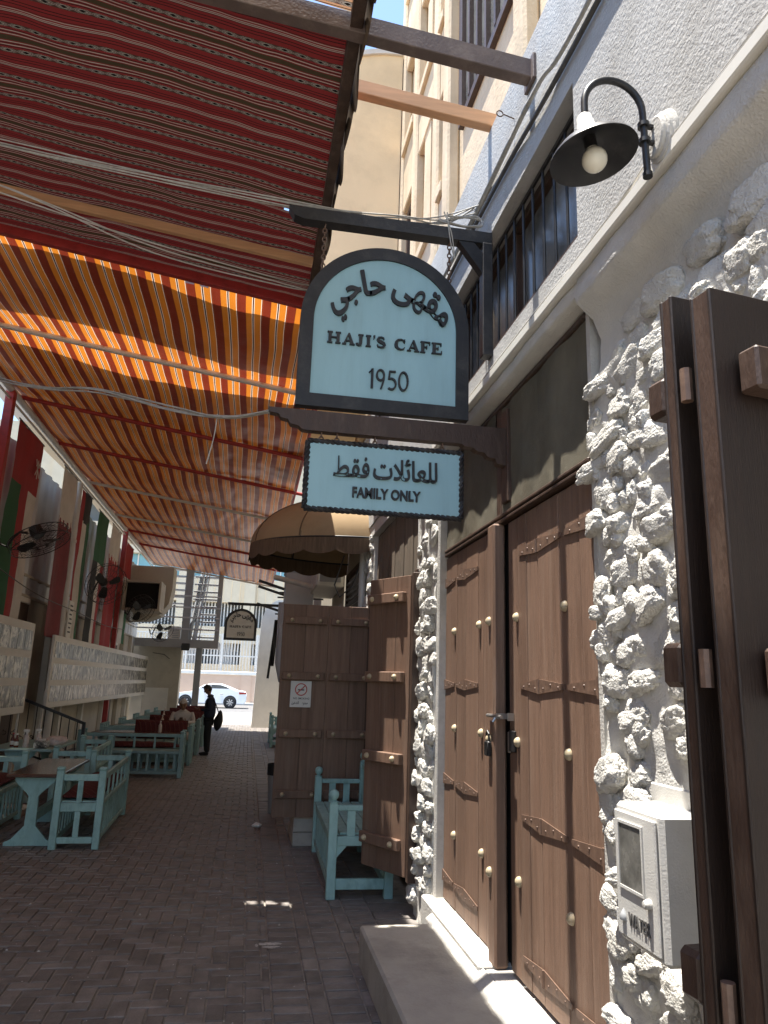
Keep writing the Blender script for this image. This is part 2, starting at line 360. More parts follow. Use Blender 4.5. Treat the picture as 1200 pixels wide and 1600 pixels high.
    def prism(s, poly, o, u, v, depth):
        """2-D polygon in the (u,v) plane at o, extruded by the vector depth"""
        o = Vector(o); u = Vector(u); v = Vector(v); d = Vector(depth); n = len(poly)
        a = [o + u * p[0] + v * p[1] for p in poly]
        return s.add(a + [x + d for x in a], [tuple(range(n - 1, -1, -1)), tuple(range(n, 2 * n))] + [(i, (i + 1) % n, (i + 1) % n + n, i + n) for i in range(n)])
    def strip(s, path, w, o, u, v, depth, closed=False):
        """2-D stroke of width w (number or list) extruded by depth"""
        N = len(path); ws = w if hasattr(w, '__len__') else [w] * N
        L = []; Rr = []
        for i, p in enumerate(path):
            a = path[i - 1] if (i > 0 or closed) else p; b = path[(i + 1) % N] if (i < N - 1 or closed) else p
            dx, dy = b[0] - a[0], b[1] - a[1]; k = math.hypot(dx, dy) or 1
            nx, ny = -dy / k * ws[i] / 2, dx / k * ws[i] / 2
            L.append((p[0] + nx, p[1] + ny)); Rr.append((p[0] - nx, p[1] - ny))
        o = Vector(o); u = Vector(u); v = Vector(v); d = Vector(depth); P = lambda q: o + u * q[0] + v * q[1]
        a = [P(q) for q in L]; b = [P(q) for q in Rr]; base = a + b; vs = base + [q + d for q in base]; M = 2 * N; fs = []
        for i in range(N if closed else N - 1):
            j = (i + 1) % N
            fs += [(i, j, N + j, N + i), (M + i, M + N + i, M + N + j, M + j), (i, M + i, M + j, j), (N + i, N + j, M + N + j, M + N + i)]
        if not closed: fs += [(0, N, M + N, M), (N - 1, M + N - 1, M + 2 * N - 1, 2 * N - 1)]
        return s.add(vs, fs)
    def grid(s, nu, nv, fn):
        vs = [fn(i / nu, j / nv) for j in range(nv + 1) for i in range(nu + 1)]
        return s.add(vs, [(j * (nu + 1) + i, j * (nu + 1) + i + 1, (j + 1) * (nu + 1) + i + 1, (j + 1) * (nu + 1) + i) for j in range(nv) for i in range(nu)])
    def mesh(s, name, off=None, smooth=None):
        me = bpy.data.meshes.new(name)
        off = off or Vector((0, 0, 0))
        me.from_pydata([v - off for v in s.v], [], s.f)
        if any(s.mi): me.polygons.foreach_set('material_index', s.mi)
        bm = bmesh.new(); bm.from_mesh(me); bmesh.ops.recalc_face_normals(bm, faces=bm.faces); bm.to_mesh(me); bm.free()
        if smooth:
            me.shade_smooth(); me.set_sharp_from_angle(angle=R(smooth))
        me.update(); return me
    def build(s, name, m, parent=None, smooth=None, world=True, rec=True):
        """link as ONE object; vertices were given in world space"""
        if parent is not None and world:
            mw = WM[parent.name]
            if mw is not None: s.v = [mw @ v for v in s.v]
        me = s.mesh(name, None, smooth)
        ms = m if isinstance(m, (list, tuple)) else [m]
        for x in ms: me.materials.append(x)
        o = bpy.data.objects.new(name, me); COL.objects.link(o)
        if parent is not None: o.parent = parent; WM[o.name] = WM[parent.name]
        else: WM[o.name] = Matrix.Identity(4)
        return o
WM = {}                                          # inverse world matrix of everything that can be a parent
def tag(o, label=None, cat=None, group=None, kind=None):
    if label: o['label'] = label
    if cat: o['category'] = cat
    if group: o['group'] = group
    if kind: o['kind'] = kind
    return o
def thing(name, label, cat, loc=(0, 0, 0), rz=0., group=None):
    o = bpy.data.objects.new(name, None); COL.objects.link(o); o.empty_display_size = .1
    o.location = loc; o.rotation_euler = (0, 0, rz)
    WM[o.name] = (Matrix.Translation(loc) @ Matrix.Rotation(rz, 4, 'Z')).inverted()
    return tag(o, label, cat, group)
def struct(o): o['kind'] = 'structure'; return o
def place(me, name, parent, loc, rot=(0, 0, 0), sc=(1, 1, 1), m=None):
    """another piece sharing mesh data; loc in the world"""
    o = bpy.data.objects.new(name, me); COL.objects.link(o)
    if parent is not None:
        o.parent = parent; o.location = WM[parent.name] @ Vector(loc)
    else: o.location = loc
    o.rotation_euler = rot; o.scale = sc; return o
def dup(root, loc, rz=None, label=None, group=None):
    r = root.copy(); COL.objects.link(r); r.location = loc
    if rz is not None: r.rotation_euler = (0, 0, rz)
    if label: r['label'] = label
    if group: r['group'] = group
    for ch in list(root.children):
        c = ch.copy(); COL.objects.link(c); c.parent = r
        for g in list(ch.children):
            d = g.copy(); COL.objects.link(d); d.parent = c
    return r
X_, Y_, Z_ = Vector((1, 0, 0)), Vector((0, 1, 0)), Vector((0, 0, 1))
def fbm(p, o=4): return noise.fractal(p, 1.0, 2.0, o)
def text_mb(body, size, o, u, v, depth, offset=0., align='LEFT', warp=None, sx=1.):
    """filled, extruded lettering in the (u,v) plane"""
    c = bpy.data.curves.new('lettering_source', 'FONT'); c.body = body; c.size = size; c.offset = offset * size; c.align_x = align
    c.resolution_u = 4; c.extrude = .5
    ob = bpy.data.objects.new('lettering_source', c); COL.objects.link(ob); bpy.context.view_layer.update()
    dg = bpy.context.evaluated_depsgraph_get(); me = ob.evaluated_get(dg).to_mesh()
    mb = MB(); o = Vector(o); u = Vector(u); v = Vector(v); d = Vector(depth)
    vs = []
    for q in me.vertices:
        x, y, z = q.co; x *= sx
        if warp: x, y = warp(x, y)
        vs.append(o + u * x + v * y + d * (z + .5))
    mb.add(vs, [tuple(p.vertices) for p in me.polygons])
    w = max((q.co.x for q in me.vertices), default=0) * sx
    ob.evaluated_get(dg).to_mesh_clear(); bpy.data.objects.remove(ob); bpy.data.curves.remove(c)
    return mb, w

# ================================================================ GROUND
g = MB(); g.box((-60, -12, -.4), (60, 40, -.012)); gr = struct(g.build('ground', MT['joint']))
g = MB(); g.box((-60, 40.0, -.4), (60, 54, -.02)); struct(g.build('road', MT['asphalt']))
g = MB(); g.box((-60, 54.0, -.4), (60, 240, .10)); struct(g.build('far_pavement', MT['pave2']))
g = MB(); g.box((-60, 41.4, -.019), (60, 41.6, -.012)); struct(g.build('road_line', MT['chalk']))
# pavers: herringbone left, soldier courses along the wall on the right
pav = thing('pavement', None, None, (0, 6, 0)); struct(pav)
BW = .1
bricks = []
XH = .25
for a in range(-340, 340):
    for b_ in range((a - 45) // 4, (a + 8) // 4):
        x0 = -a + 4 * b_; y0 = a
        for (cx, cy, hx, hy) in ((x0 + 1, y0 + .5, 1, .5), (x0 + 2.5, y0 + 1, .5, 1)):
            x = cx * BW; y = cy * BW
            if -4.0 < x and x - hx * BW < XH - .02 and 2.6 < y < 30:
                x1 = min(x + hx * BW, XH); xa = x - hx * BW
                bricks.append(((xa + x1) / 2, y, (x1 - xa) / 2, hy * BW))
for k, xa in enumerate((.25, .45, .55, .75, .85, 1.05)):
    wd = (.2, .1, .2, .1, .2, .35)[k]
    step = .1 if wd == .2 else .2
    y = 2.6 + .037 * k
    while y < 30:
        bricks.append((xa + wd / 2, y, wd / 2, step / 2)); y += step
bricks.sort(key=lambda q: (q[0] + .1) ** 2 * .55 + (q[1] - 4.3) ** 2 if q[1] > 3.75 else 99 + abs(q[1]))
bmesh_cache = {}
fld = MB()
for i, (x, y, hx, hy) in enumerate(bricks):
    rr = random.Random(i); dz = rr.uniform(-.003, .002); tx = rr.uniform(-.008, .008); ty = rr.uniform(-.008, .008)
    hx2, hy2 = hx - .0055, hy - .0055
    if i < 300:
        key = (round(hx2, 3), round(hy2, 3))
        if key not in bmesh_cache:
            me = MB().obox(Vector((0, 0, -.03)), X_, Y_, Z_, Vector((hx2, hy2, .03)), .004).mesh('brick'); me.materials.append(MT['paver']); bmesh_cache[key] = me
        place(bmesh_cache[key], 'brick', pav, (x, y, dz), (tx, ty, rr.uniform(-.012, .012)))
    else:
        e = .004
        c = Vector((x, y, dz))
        ax = Vector((1, 0, ty)).normalized(); ay = Vector((0, 1, tx)).normalized()
        P = lambda i_, j_, k_: c + ax * i_ + ay * j_ + Z_ * k_
        vs = [P(-hx2, -hy2, -.02), P(hx2, -hy2, -.02), P(hx2, hy2, -.02), P(-hx2, hy2, -.02),
              P(-hx2 + e, -hy2 + e, 0), P(hx2 - e, -hy2 + e, 0), P(hx2 - e, hy2 - e, 0), P(-hx2 + e, hy2 - e, 0)]
        fld.add(vs, [(4, 5, 6, 7), (0, 1, 5, 4), (1, 2, 6, 5), (2, 3, 7, 6), (3, 0, 4, 7)])
o = fld.build('brick', MT['paver'], pav); o['kind'] = 'stuff'

# ================================================================ CAFE BUILDING (right)
caf = thing('cafe_building', 'whitewashed cafe building with rough coral stones, brown doors and a barred upper window', 'building', (1.6, 4, 0))
def rough_wall(name, m, y0, y1, z0, z1, xfn, amp, seed, dy=.02, back=.35):
    nu = max(2, int((y1 - y0) / dy)); nv = max(2, int((z1 - z0) / dy))
    def fn(a, b):
        y = y0 + (y1 - y0) * a; z = z0 + (z1 - z0) * b
        n_ = fbm(Vector((y * 3.1 + seed, z * 3.1, seed))) * amp + fbm(Vector((y * 14 + seed, z * 14, 2))) * amp * .28
        ed = min(1, min(a, 1 - a) * (y1 - y0) / .04)
        return (xfn(y, z) - n_ * .9, y, z)
    mb = MB(); mb.grid(nu, nv, fn)
    # closing sides so the wall has thickness
    L = lambda i, j: Vector(fn(i, j))
    for (edge) in ([(0, k / nv) for k in range(nv + 1)], [(1, k / nv) for k in range(nv + 1)], [(k / nu, 0) for k in range(nu + 1)], [(k / nu, 1) for k in range(nu + 1)]):
        vs = [L(*e) for e in edge]; n_ = len(vs)
        bk = [Vector((xfn(v.y, v.z) + back, v.y, v.z)) for v in vs]
        mb.add(vs + bk, [(i, i + 1, n_ + i + 1, n_ + i) for i in range(n_ - 1)])
    return mb.build(name, m, caf, smooth=50)
UX = 1.32
# upper plaster wall round the window hole (Y 2.72..5.0, Z 3.70..4.52)
upw = MB()
for (ya, yb, za, zb) in ((-6, 2.72, 3.56, 5.30), (5.0, 8.9, 3.56, 5.30), (2.72, 5.0, 3.56, 3.695), (2.72, 5.0, 4.525, 5.30)):
    upw.box((UX, ya, za), (UX + .4, yb, zb))
upper = upw.build('upper_wall', MT['upper'], caf)
MB().box((UX + .41, -6, 3.45), (3.2, 8.9, 5.2)).build('wall_core', MT['upper'], caf)
MB().box((UX + .45, -6, 0), (3.2, 8.9, 3.44)).build('wall_core', MT['dark'], caf)
# window with bars
win = MB()
for (ya, yb, za, zb) in ((2.725, 2.79, 3.70, 4.52), (4.93, 4.995, 3.70, 4.52), (2.79, 4.93, 4.46, 4.52), (2.79, 4.93, 3.70, 3.76), (3.82, 3.88, 3.76, 4.46)):
    win.box((UX + .12, ya, za), (UX + .19, yb, zb), .006)
window = win.build('window', MT['brown_trim'], caf)
for ya, yb in ((2.79, 3.82), (3.88, 4.93)):
    MB().box((UX + .165, ya, 3.76), (UX + .172, yb, 4.46)).build('pane', MT['glass'], window)
bar_me = MB().tube([(0, 0, 0), (0, 0, .77)], .0085, 8).mesh('bar', smooth=40); bar_me.materials.append(MT['blackmetal'])
y = 2.83
while y < 4.95: place(bar_me, 'bar', window, (UX + .075, y, 3.725)); y += .148
for z in (3.73, 4.49): MB().box((UX + .068, 2.726, z - .012), (UX + .082, 4.994, z + .012)).build('cross_bar', MT['blackmetal'], window)
MB().box((UX + .01, 2.722, 3.7), (UX + .118, 4.998, 3.722)).build('sill', MT['brown_trim'], window)
# ledge, trunking and cove
MB().box((UX - .025, -6, 3.505), (UX + .05, 5.34, 3.56), .006).build('ledge', MT['boardwhite'], caf)
def cove(name, y0, y1, prof, m, amp=.008, dy=.04):
    nu = int((y1 - y0) / dy); nv = (len(prof) - 1) * 3
    def fn(a, b):
        y = y0 + (y1 - y0) * a; t = b * (len(prof) - 1); i = min(int(t), len(prof) - 2); f = t - i
        x = prof[i][0] * (1 - f) + prof[i + 1][0] * f; z = prof[i][1] * (1 - f) + prof[i + 1][1] * f
        n_ = fbm(Vector((y * 3, z * 5, 4))) * amp
        return (x + n_, y, z + n_ * .6)
    return MB().grid(nu, nv, fn).build(name, m, caf, smooth=60)
cove('cove', -6, 2.76, [(1.34, 3.51), (1.325, 3.50), (1.315, 3.43), (1.32, 3.385), (1.345, 3.36), (1.40, 3.315), (1.435, 3.22), (1.43, 3.10), (1.405, 2.98), (1.5, 2.95)], MT['plaster'])
cove('lintel', 2.74, 5.42, [(1.8, 3.51), (1.335, 3.505), (1.325, 3.47), (1.33, 3.43), (1.36, 3.415), (1.8, 3.41)], MT['plaster'], .012)
# stone walls
PXN = 1.395
near_wall = rough_wall('stone_wall', MT['plaster'], .2, 2.80, -.02, 3.02, lambda y, z: PXN + .02 * max(0, (2.9 - z) / 3), .036, 3.)
MB().box((1.40, -6, -.02), (1.9, .2, 3.3)).build('stone_wall', MT['plaster'], caf)
mid_wall = rough_wall('stone_wall', MT['plaster'], 5.37, 5.99, -.02, 3.42, lambda y, z: 1.36, .03, 11.)
far_wall = rough_wall('stone_wall', MT['plaster'], 8.42, 8.9, -.02, 3.5, lambda y, z: 1.37, .02, 23.)
MB().box((1.37, 5.99, 2.66 + .02), (1.8, 6.10, 3.55)).build('wall_infill', MT['plaster'], caf)
MB().box((1.335, 5.43, 3.42), (1.8, 8.9, 3.558)).build('wall_band', MT['plaster'], caf)
MB().box((1.36, 5.315, .2), (1.8, 5.37, 3.41), .01).build('door_reveal', MT['curb'], caf)
MB().box((1.40, 2.80, .2), (1.8, 2.835, 3.41)).build('door_reveal', MT['curb'], caf)
# lumpy coral stones
def stone_mesh(seed):
    bm = bmesh.new(); bmesh.ops.create_icosphere(bm, subdivisions=5, radius=1)
    for v in bm.verts:
        d = v.co.normalized(); q = d * 1.3 + Vector((seed * 7.1, 0, 0))
        e_ = 3.2; sup = (abs(d.x) ** e_ + abs(d.y) ** e_ + abs(d.z) ** e_) ** (-1 / e_)
        r = sup * (1 + .16 * noise.noise(q * .9) + .13 * noise.noise(q * 2.2))
        w = noise.voronoi(q * 5.5)[0]
        r += -.11 * max(0, .40 - w[0]) / .4 * (1 if noise.noise(q * 1.7) > -.15 else .2) + .055 * noise.noise(q * 8) + .045 * noise.noise(q * 19)
        c = d * r
        c.x = max(-1, min(1, c.x)); v.co = c
    me = bpy.data.meshes.new('coral_stone'); bm.to_mesh(me); bm.free(); me.shade_smooth(); me.materials.append(MT['stone']); return me
STM = [stone_mesh(k) for k in range(7)]
rs = random.Random(42)
def stones(wall, y0, y1, z0, z1, x, rowh, wid, prot, skip=.12, avoid=None):
    z = z0
    while z < z1:
        y = y0 + rs.uniform(-.03, .06)
        while y < y1:
            w = rs.uniform(*wid); h = rowh * rs.uniform(.5, .95)
            if rs.random() > skip and y + w * .55 < y1 + .03:
                yy = y + w / 2; zz = z + rowh / 2 + rs.uniform(-.035, .035)
                if not (avoid and avoid(yy, zz)):
                    place(rs.choice(STM), 'coral_stone', wall, (x(yy, zz) + rs.uniform(-.005, .02), yy, zz), (rs.uniform(-.45, .2), rs.uniform(-.2, .2), rs.uniform(-.25, .25)),
                          (prot * rs.uniform(.6, 1.2), w * .51, h * .56))
            y += w * rs.uniform(1.05, 1.5)
        z += rowh * rs.uniform(.85, 1.1)
boxzone = lambda y, z: (1.85 < y < 2.5 and .93 < z < 1.5)
stones(near_wall, 1.50, 2.79, .12, 2.99, lambda y, z: PXN + .002, .122, (.12, .25), .040, .03, boxzone)
stones(near_wall, 1.50, 2.77, .2, 2.98, lambda y, z: PXN + .004, .10, (.05, .10), .034, .35, boxzone)
stones(near_wall, .75, 1.50, 1.9, 2.98, lambda y, z: PXN, .16, (.12, .24), .05, .15)
stones(near_wall, .5, 2.62, 2.96, 3.19, lambda y, z: 1.428, .15, (.14, .25), .05, .12)
stones(mid_wall, 5.38, 6.0, .12, 3.4, lambda y, z: 1.355, .14, (.10, .22), .048, .03)
stones(far_wall, 8.45, 8.9, .3, 3.4, lambda y, z: 1.36, .15, (.10, .2), .05, .1)
# ---- closed double door
dd = MB()
dd.box((1.47, 2.84, .28), (1.53, 5.31, 3.41)); door = tag(dd.build('double_door', MT['dark'], caf), 'closed brown double door of bifold leaves with cream studs and strap hinges')
ZB, ZT = .295, 2.645
def plank(ya, yb, xf, za=ZB, zb=ZT, m='brown', par=None, name='plank', d=.035):
    return MB().box((xf, ya + .002, za), (xf + d, yb - .002, zb), .003).build(name, MT[m], par or door)
re = [2.862, 3.043, 3.271, 3.541, 3.70, 3.837, 3.985]
for i in range(len(re) - 1): plank(re[i], re[i + 1], 1.432 + (.002 if i % 2 else 0))
le = [4.165, 4.35, 4.51, 4.78, 5.006, 5.16, 5.312]
for i in range(len(le) - 1): plank(le[i], le[i + 1], 1.418 + (.002 if i % 2 else 0))
MB().box((1.365, 4.05, ZB - .02), (1.44, 4.165, ZT + .01), .012).build('meeting_stile', MT['brown'], door)
MB().box((1.41, 2.838, .285), (1.46, 2.86, 3.41), .004).build('door_jamb', MT['brown_trim'], door)
MB().box((1.415, 4.04, 2.69), (1.47, 4.13, 3.41), .008).build('mullion', MT['brown_trim'], door)
for z in (2.655, 2.685): MB().box((1.40, 2.862, z), (1.46, 5.31, z + .022), .006).build('rail', MT['brown_trim'], door)
MB().box((1.405, 2.862, 3.375), (1.46, 5.31, 3.408), .006).build('rail', MT['brown_trim'], door)
for (ya, yb) in ((2.862, 4.04), (4.13, 5.31)):
    nn = 90
    def fn(a, b, ya=ya, yb=yb):
        y = ya + (yb - ya) * a; z = 2.71 + .665 * b
        return (1.418 + .004 * math.sin(y * 13) + .012 * fbm(Vector((y * 2.5, z * 2, 1))) + .003 * fbm(Vector((y * 9, z * 2, 6))), y, z)
    MB().grid(nn, 30, fn).build('mesh_screen', MT['mesh'], door, smooth=60)
stud_me = MB().lathe([(.022, 0), (.0225, .006), (.019, .016), (.012, .024), (0, .027)], (0, 0, 0), 14, (-1, 0, 0)).mesh('stud', smooth=60); stud_me.materials.append(MT['brass'])
for (y, z) in ((3.845, 2.083), (3.208, 2.083), (3.843, 1.425), (3.201, 1.423), (3.847, .745), (3.22, .753)): place(stud_me, 'stud', door, (1.432, y, z), (0, 0, 0), (1, 1.05, 1.2))
for (y, z) in ((5.048, 2.082), (4.472, 2.087), (5.029, 1.424), (4.434, 1.432), (5.025, .743), (4.423, .758)): place(stud_me, 'stud', door, (1.418, y, z), (0, 0, 0), (1, 1.05, 1.2))
for z in (2.08, 1.42, .73): place(stud_me, 'stud', door, (1.366, 4.12, z), (0, 0, 0), (1, 1.05, 1.2))
def tri(y0, y1, z, xf, h0=.036, h1=.012):
    mb = MB(); mb.prism([(y0, -h0), (y1, -h1), (y1, h1), (y0, h0)], (xf, 0, z), Y_, Z_, X_ * .005)
    for k in range(3):
        t = .18 + .3 * k; yy = y0 + (y1 - y0) * t
        mb.lathe([(.006, 0), (.004, .003), (0, .004)], (xf, yy, z + (.016 if k % 2 else -.012) * (1 - t)), 6, (-1, 0, 0))
    return mb
for z in (2.43, 1.715, 1.062, .412):
    mb = tri(3.541, 3.80, z, 1.426); t2 = tri(3.537, 3.235, z, 1.426); mb.add(t2.v, t2.f); mb.tube([(1.424, 3.539, z - .036), (1.424, 3.539, z + .036)], .007, 8); mb.build('strap_hinge', MT['iron'], door)
    mb = tri(2.862, 3.20, z, 1.4255); mb.tube([(1.412, 2.858, z - .045), (1.412, 2.858, z + .045)], .011, 8); mb.build('strap_hinge', MT['iron'], door)
for z in (2.455, 1.715, 1.07, .44):
    mb = tri(4.80, 4.51, z, 1.412); t2 = tri(4.804, 5.02, z, 1.412); mb.add(t2.v, t2.f); mb.build('strap_hinge', MT['iron'], door)
    tri(5.312, 5.05, z, 1.4115).build('strap_hinge', MT['iron'], door)
# bolt, hasp and padlock
mb = MB(); mb.tube([(1.35, 4.12, 1.55), (1.35, 3.88, 1.55)], .010, 8); mb.box((1.362, 3.99, 1.535), (1.43, 4.01, 1.565)); mb.box((1.40, 3.91, 1.53), (1.432, 3.93, 1.57)); mb.tube([(1.35, 3.97, 1.55), (1.33, 3.97, 1.52)], .007, 6)
mb.build('bolt', MT['chrome'], door, smooth=40)
mb = MB(); mb.box((1.335, 4.08, 1.33), (1.362, 4.14, 1.41), .006); mb.tube([(1.348, 4.09, 1.41), (1.348, 4.09, 1.45), (1.348, 4.11, 1.465), (1.348, 4.13, 1.45), (1.348, 4.13, 1.41)], .006, 6)
mb.build('padlock', MT['blackmetal'], door, smooth=40)
MB().box((1.42, 3.955, 1.36), (1.431, 3.985, 1.47), .003).build('escutcheon', MT['chrome'], door)
MB().box((1.415, 3.87, 1.37), (1.43, 3.95, 1.48), .004).build('lock_plate', MT['blackmetal'], door)
# threshold and step
MB().box((1.29, 4.09, .1), (1.55, 5.42, .288), .012).build('threshold', MT['curb'], caf)
MB().box((1.315, 2.4, .1), (1.55, 4.085, .272), .012).build('threshold', MT['curb'], caf)
st = thing('door_step', 'low worn concrete step in front of the closed double door', 'step', (1.05, 3.5, 0))
def fn(a, b):
    return None
mb = MB(); mb.obox(Vector((1.06, 3.2, .107)), X_, Y_, Z_, Vector((.262, 1.80, .117)), .014)
mb.build('slab', MT['concrete'], st)
mb = MB(); mb.prism([(0, 0), (.07, 0), (0, .05)], (1.315, 1.5, .2245), (-1, 0, 0), Z_, Y_ * 3.6); mb.build('mortar_fillet', MT['curb'], st, smooth=40)
# ---- open bifold door of the second doorway
def leaf(name, p0, p1, zb, zt, side, battens, label, split=None, studs=True, thick=.045, m='brown'):
    """door leaf from p0 (hinge) to p1 with planks, battens on the given side and studs"""
    p0 = Vector((*p0, 0)); p1 = Vector((*p1, 0)); d = (p1 - p0); L = d.length; d.normalize(); nrm = Vector((-d.y, d.x, 0)) * side
    core = MB().obox((p0 + p1) / 2 + Z_ * (zb + zt) / 2, d, nrm, Z_, Vector((L / 2 - .004, thick / 2 - .006, (zt - zb) / 2 - .002)), .002).build(name, MT['brown_trim'], caf)
    tag(core, label)
    n = max(2, round(L / .21)); gaps = [L * k / n for k in range(n + 1)]
    for k in range(n):
        a, b = gaps[k] + .0015, gaps[k + 1] - .0015
        for sg in (1, -1):
            c = p0 + d * (a + b) / 2 + nrm * sg * (thick / 2 - .004) + Z_ * (zb + zt) / 2
            MB().obox(c, d, nrm, Z_, Vector(((b - a) / 2, .0055, (zt - zb) / 2)), .003).build('plank', MT[m], core)
    for (z, a, b) in battens:
        c = p0 + d * (a + b) / 2 * L + nrm * (thick / 2 + .024) + Z_ * z
        bt = MB().obox(c, d, nrm, Z_, Vector(((b - a) / 2 * L, .024, .042)), .006).build('batten', MT[m], core)
        for t in (a + .16 * (b - a), b - .16 * (b - a)):
            q = p0 + d * t * L + nrm * (thick / 2 + .048) + Z_ * z
            MB().lathe([(.023, 0), (.0235, .006), (.018, .018), (.010, .026), (0, .028)], q, 12, nrm).build('stud', MT['brass'], core, smooth=60)
    return core
BZ = (2.42, 1.765, 1.125, .49)
leaf('door_leaf', (1.30, 5.93), (1.03, 6.40), .27, 2.60, 1, [(z, .1, .97) for z in BZ], 'narrow brown door leaf standing open beside the turquoise bench', m='brown')
MB().box((1.285, 5.87, .24), (1.365, 5.925, 2.62), .006).build('door_post', MT['brown_trim'], caf)
MB().box((1.325, 5.93, .2), (1.375, 6.0, 2.66), .006).build('door_post', MT['brown_trim'], caf)
BZ2 = (2.375, 1.765, 1.155, .535)
leaf('door_leaf', (1.365, 8.33), (.85, 8.33), .30, 2.555, -1 if False else 1, [(z, .04, .95) for z in BZ2], 'wide brown door leaf open across the alley, the half next to the wall')
leaf('door_leaf', (.8515, 8.33), (.335, 8.33), .30, 2.555, 1, [(z, .05, .95) for z in BZ2], 'wide brown door leaf open across the alley, carrying the no smoking notice')
MB().box((1.30, 8.30, .2), (1.37, 8.40, 2.6), .006).build('door_post', MT['brown_trim'], caf)
# boarded opening above the open doors
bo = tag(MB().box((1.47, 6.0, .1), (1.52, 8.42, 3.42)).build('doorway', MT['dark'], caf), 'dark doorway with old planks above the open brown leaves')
yy = 6.06
k = 0
while yy < 8.4:
    w = .17 + .04 * ((k * 7) % 3); MB().box((1.40 + .006 * (k % 2), yy, 2.68), (1.42 + .006 * (k % 2), min(8.41, yy + w - .006), 3.41), .003).build('plank', MT['oldplank'], bo); yy += w; k += 1
# ---- near folded pair at the right edge of the view
nl = leaf('door_leaf', (1.40, 1.55), (.95, 1.497), .2, 2.655, -1, [], 'door leaf coloured as in shade, folded behind another at the right edge of the photo', thick=.042, m='brown_shaded')
for z in (2.42, 1.765, 1.125, .49):
    MB().obox(Vector((1.145, 1.594, z)), Vector((.993, .117, 0)).normalized(), Vector((-.117, .993, 0)).normalized(), Z_, Vector((.19, .036, .05)), .012).build('batten', MT['brown_trim'], nl)
nl2 = leaf('door_leaf', (1.42, 1.435), (.955, 1.368), .2, 2.60, 1, [], 'brown door leaf coloured as in shade, standing open closest to the camera', thick=.062, m='brown_shaded')
for z in (2.39, 1.745, 1.11, .47):
    dd_ = Vector((.465, .07, 0)).normalized(); nn_ = Vector((dd_.y, -dd_.x, 0))
    c = Vector((1.185, 1.397, z)) + nn_ * .066
    MB().obox(c, dd_, nn_, Z_, Vector((.18, .028, .05)), .007).build('batten', MT['brown_trim'], nl2)
    MB().lathe([(.024, 0), (.0245, .007), (.019, .02), (.011, .03), (0, .033)], c - dd_ * .125 + nn_ * .028, 14, nn_).build('stud', MT['brass'], nl2, smooth=60)
    MB().tube([(.955, 1.436, z - .03), (.955, 1.436, z + .05)], .014, 8).build('hinge', MT['iron'], nl2, smooth=40)

# ---- annexe beyond the doors
anx = thing('side_building', 'pale annexe with hood, louvre window and downpipe behind the brown door leaves', 'building', (1.6, 12, 0))
MB().box((1.36, 8.92, 0), (3.2, 21, 5.0)).build('wall', MT['cream'], anx)
MB().box((.92, 11.2, 3.15), (1.36, 12.9, 3.75), .02).build('hood', MT['boardwhite'], anx)
MB().box((.97, 11.18, 3.22), (1.3, 11.198, 3.66)).build('hood_panel', MT['grey'], anx)
lw = MB()
for (a, b, c, d) in ((8.95, 9.02, 2.3, 3.25), (10.6, 10.67, 2.3, 3.25), (9.02, 10.6, 3.18, 3.25), (9.02, 10.6, 2.3, 2.37)): lw.box((1.315, a, c), (1.358, b, d))
lwo = lw.build('louvre_window', MT['brown_trim'], anx)
z = 2.42
while z < 3.16:
    MB().obox(Vector((1.335, 9.81, z)), Vector((.8, 0, -.6)), Y_, Vector((.6, 0, .8)), Vector((.025, .785, .004))).build('slat', MT['brown_trim'], lwo); z += .075
MB().tube([(1.31, 8.95, .2), (1.31, 8.95, 3.6)], .045, 12).build('downpipe', MT['whitepaint'], anx, smooth=40)
mb = MB(); mb.tube([(1.1, 9.2, 3.3), (.98, 9.1, 2.9), (1.05, 9.1, 2.75), (1.2, 9.1, 2.9), (1.3, 9.0, 3.2)], .01, 6); mb.build('loose_cable', MT['cabledark'], anx, smooth=60)
dct = thing('ventilation_duct', 'pale square sheet metal duct hanging beside the dark open doors', 'duct', (.7, 12.5, 2.2))
MB().box((.50, 12.3, 2.8), (.98, 12.8, 4.6), .01).build('duct_body', MT['lightgrey'], dct)
MB().box((.48, 12.28, 4.15), (1.0, 12.82, 4.2), .006).build('flange', MT['lightgrey'], dct)
MB().box((.48, 12.28, 3.5), (1.0, 12.82, 3.54), .006).build('flange', MT['lightgrey'], dct)
mb = MB(); mb.tube([(.52, 12.5, 3.0), (.52, 12.5, 2.0), (.58, 12.5, 1.75), (.75, 12.5, 1.6), (1.4, 12.5, 1.58)], .11, 14); mb.build('pipe', MT['lightgrey'], dct, smooth=40)
pil = thing('white_pillar', 'white end wall with a sloping shoulder on the right of the alley mouth', 'pillar', (.7, 28.9, 0))
MB().prism([(.22, 0), (2.5, 0), (2.5, 4.9), (.85, 4.75), (.52, 4.5), (.33, 4.0)], (0, 28.6, 0), X_, Z_, Y_ * .6).build('wall', MT['boardwhite'], pil)
MB().box((1.36, 21.02, 0), (3.2, 28.55, 4.6)).build('wall', MT['cream'], pil)

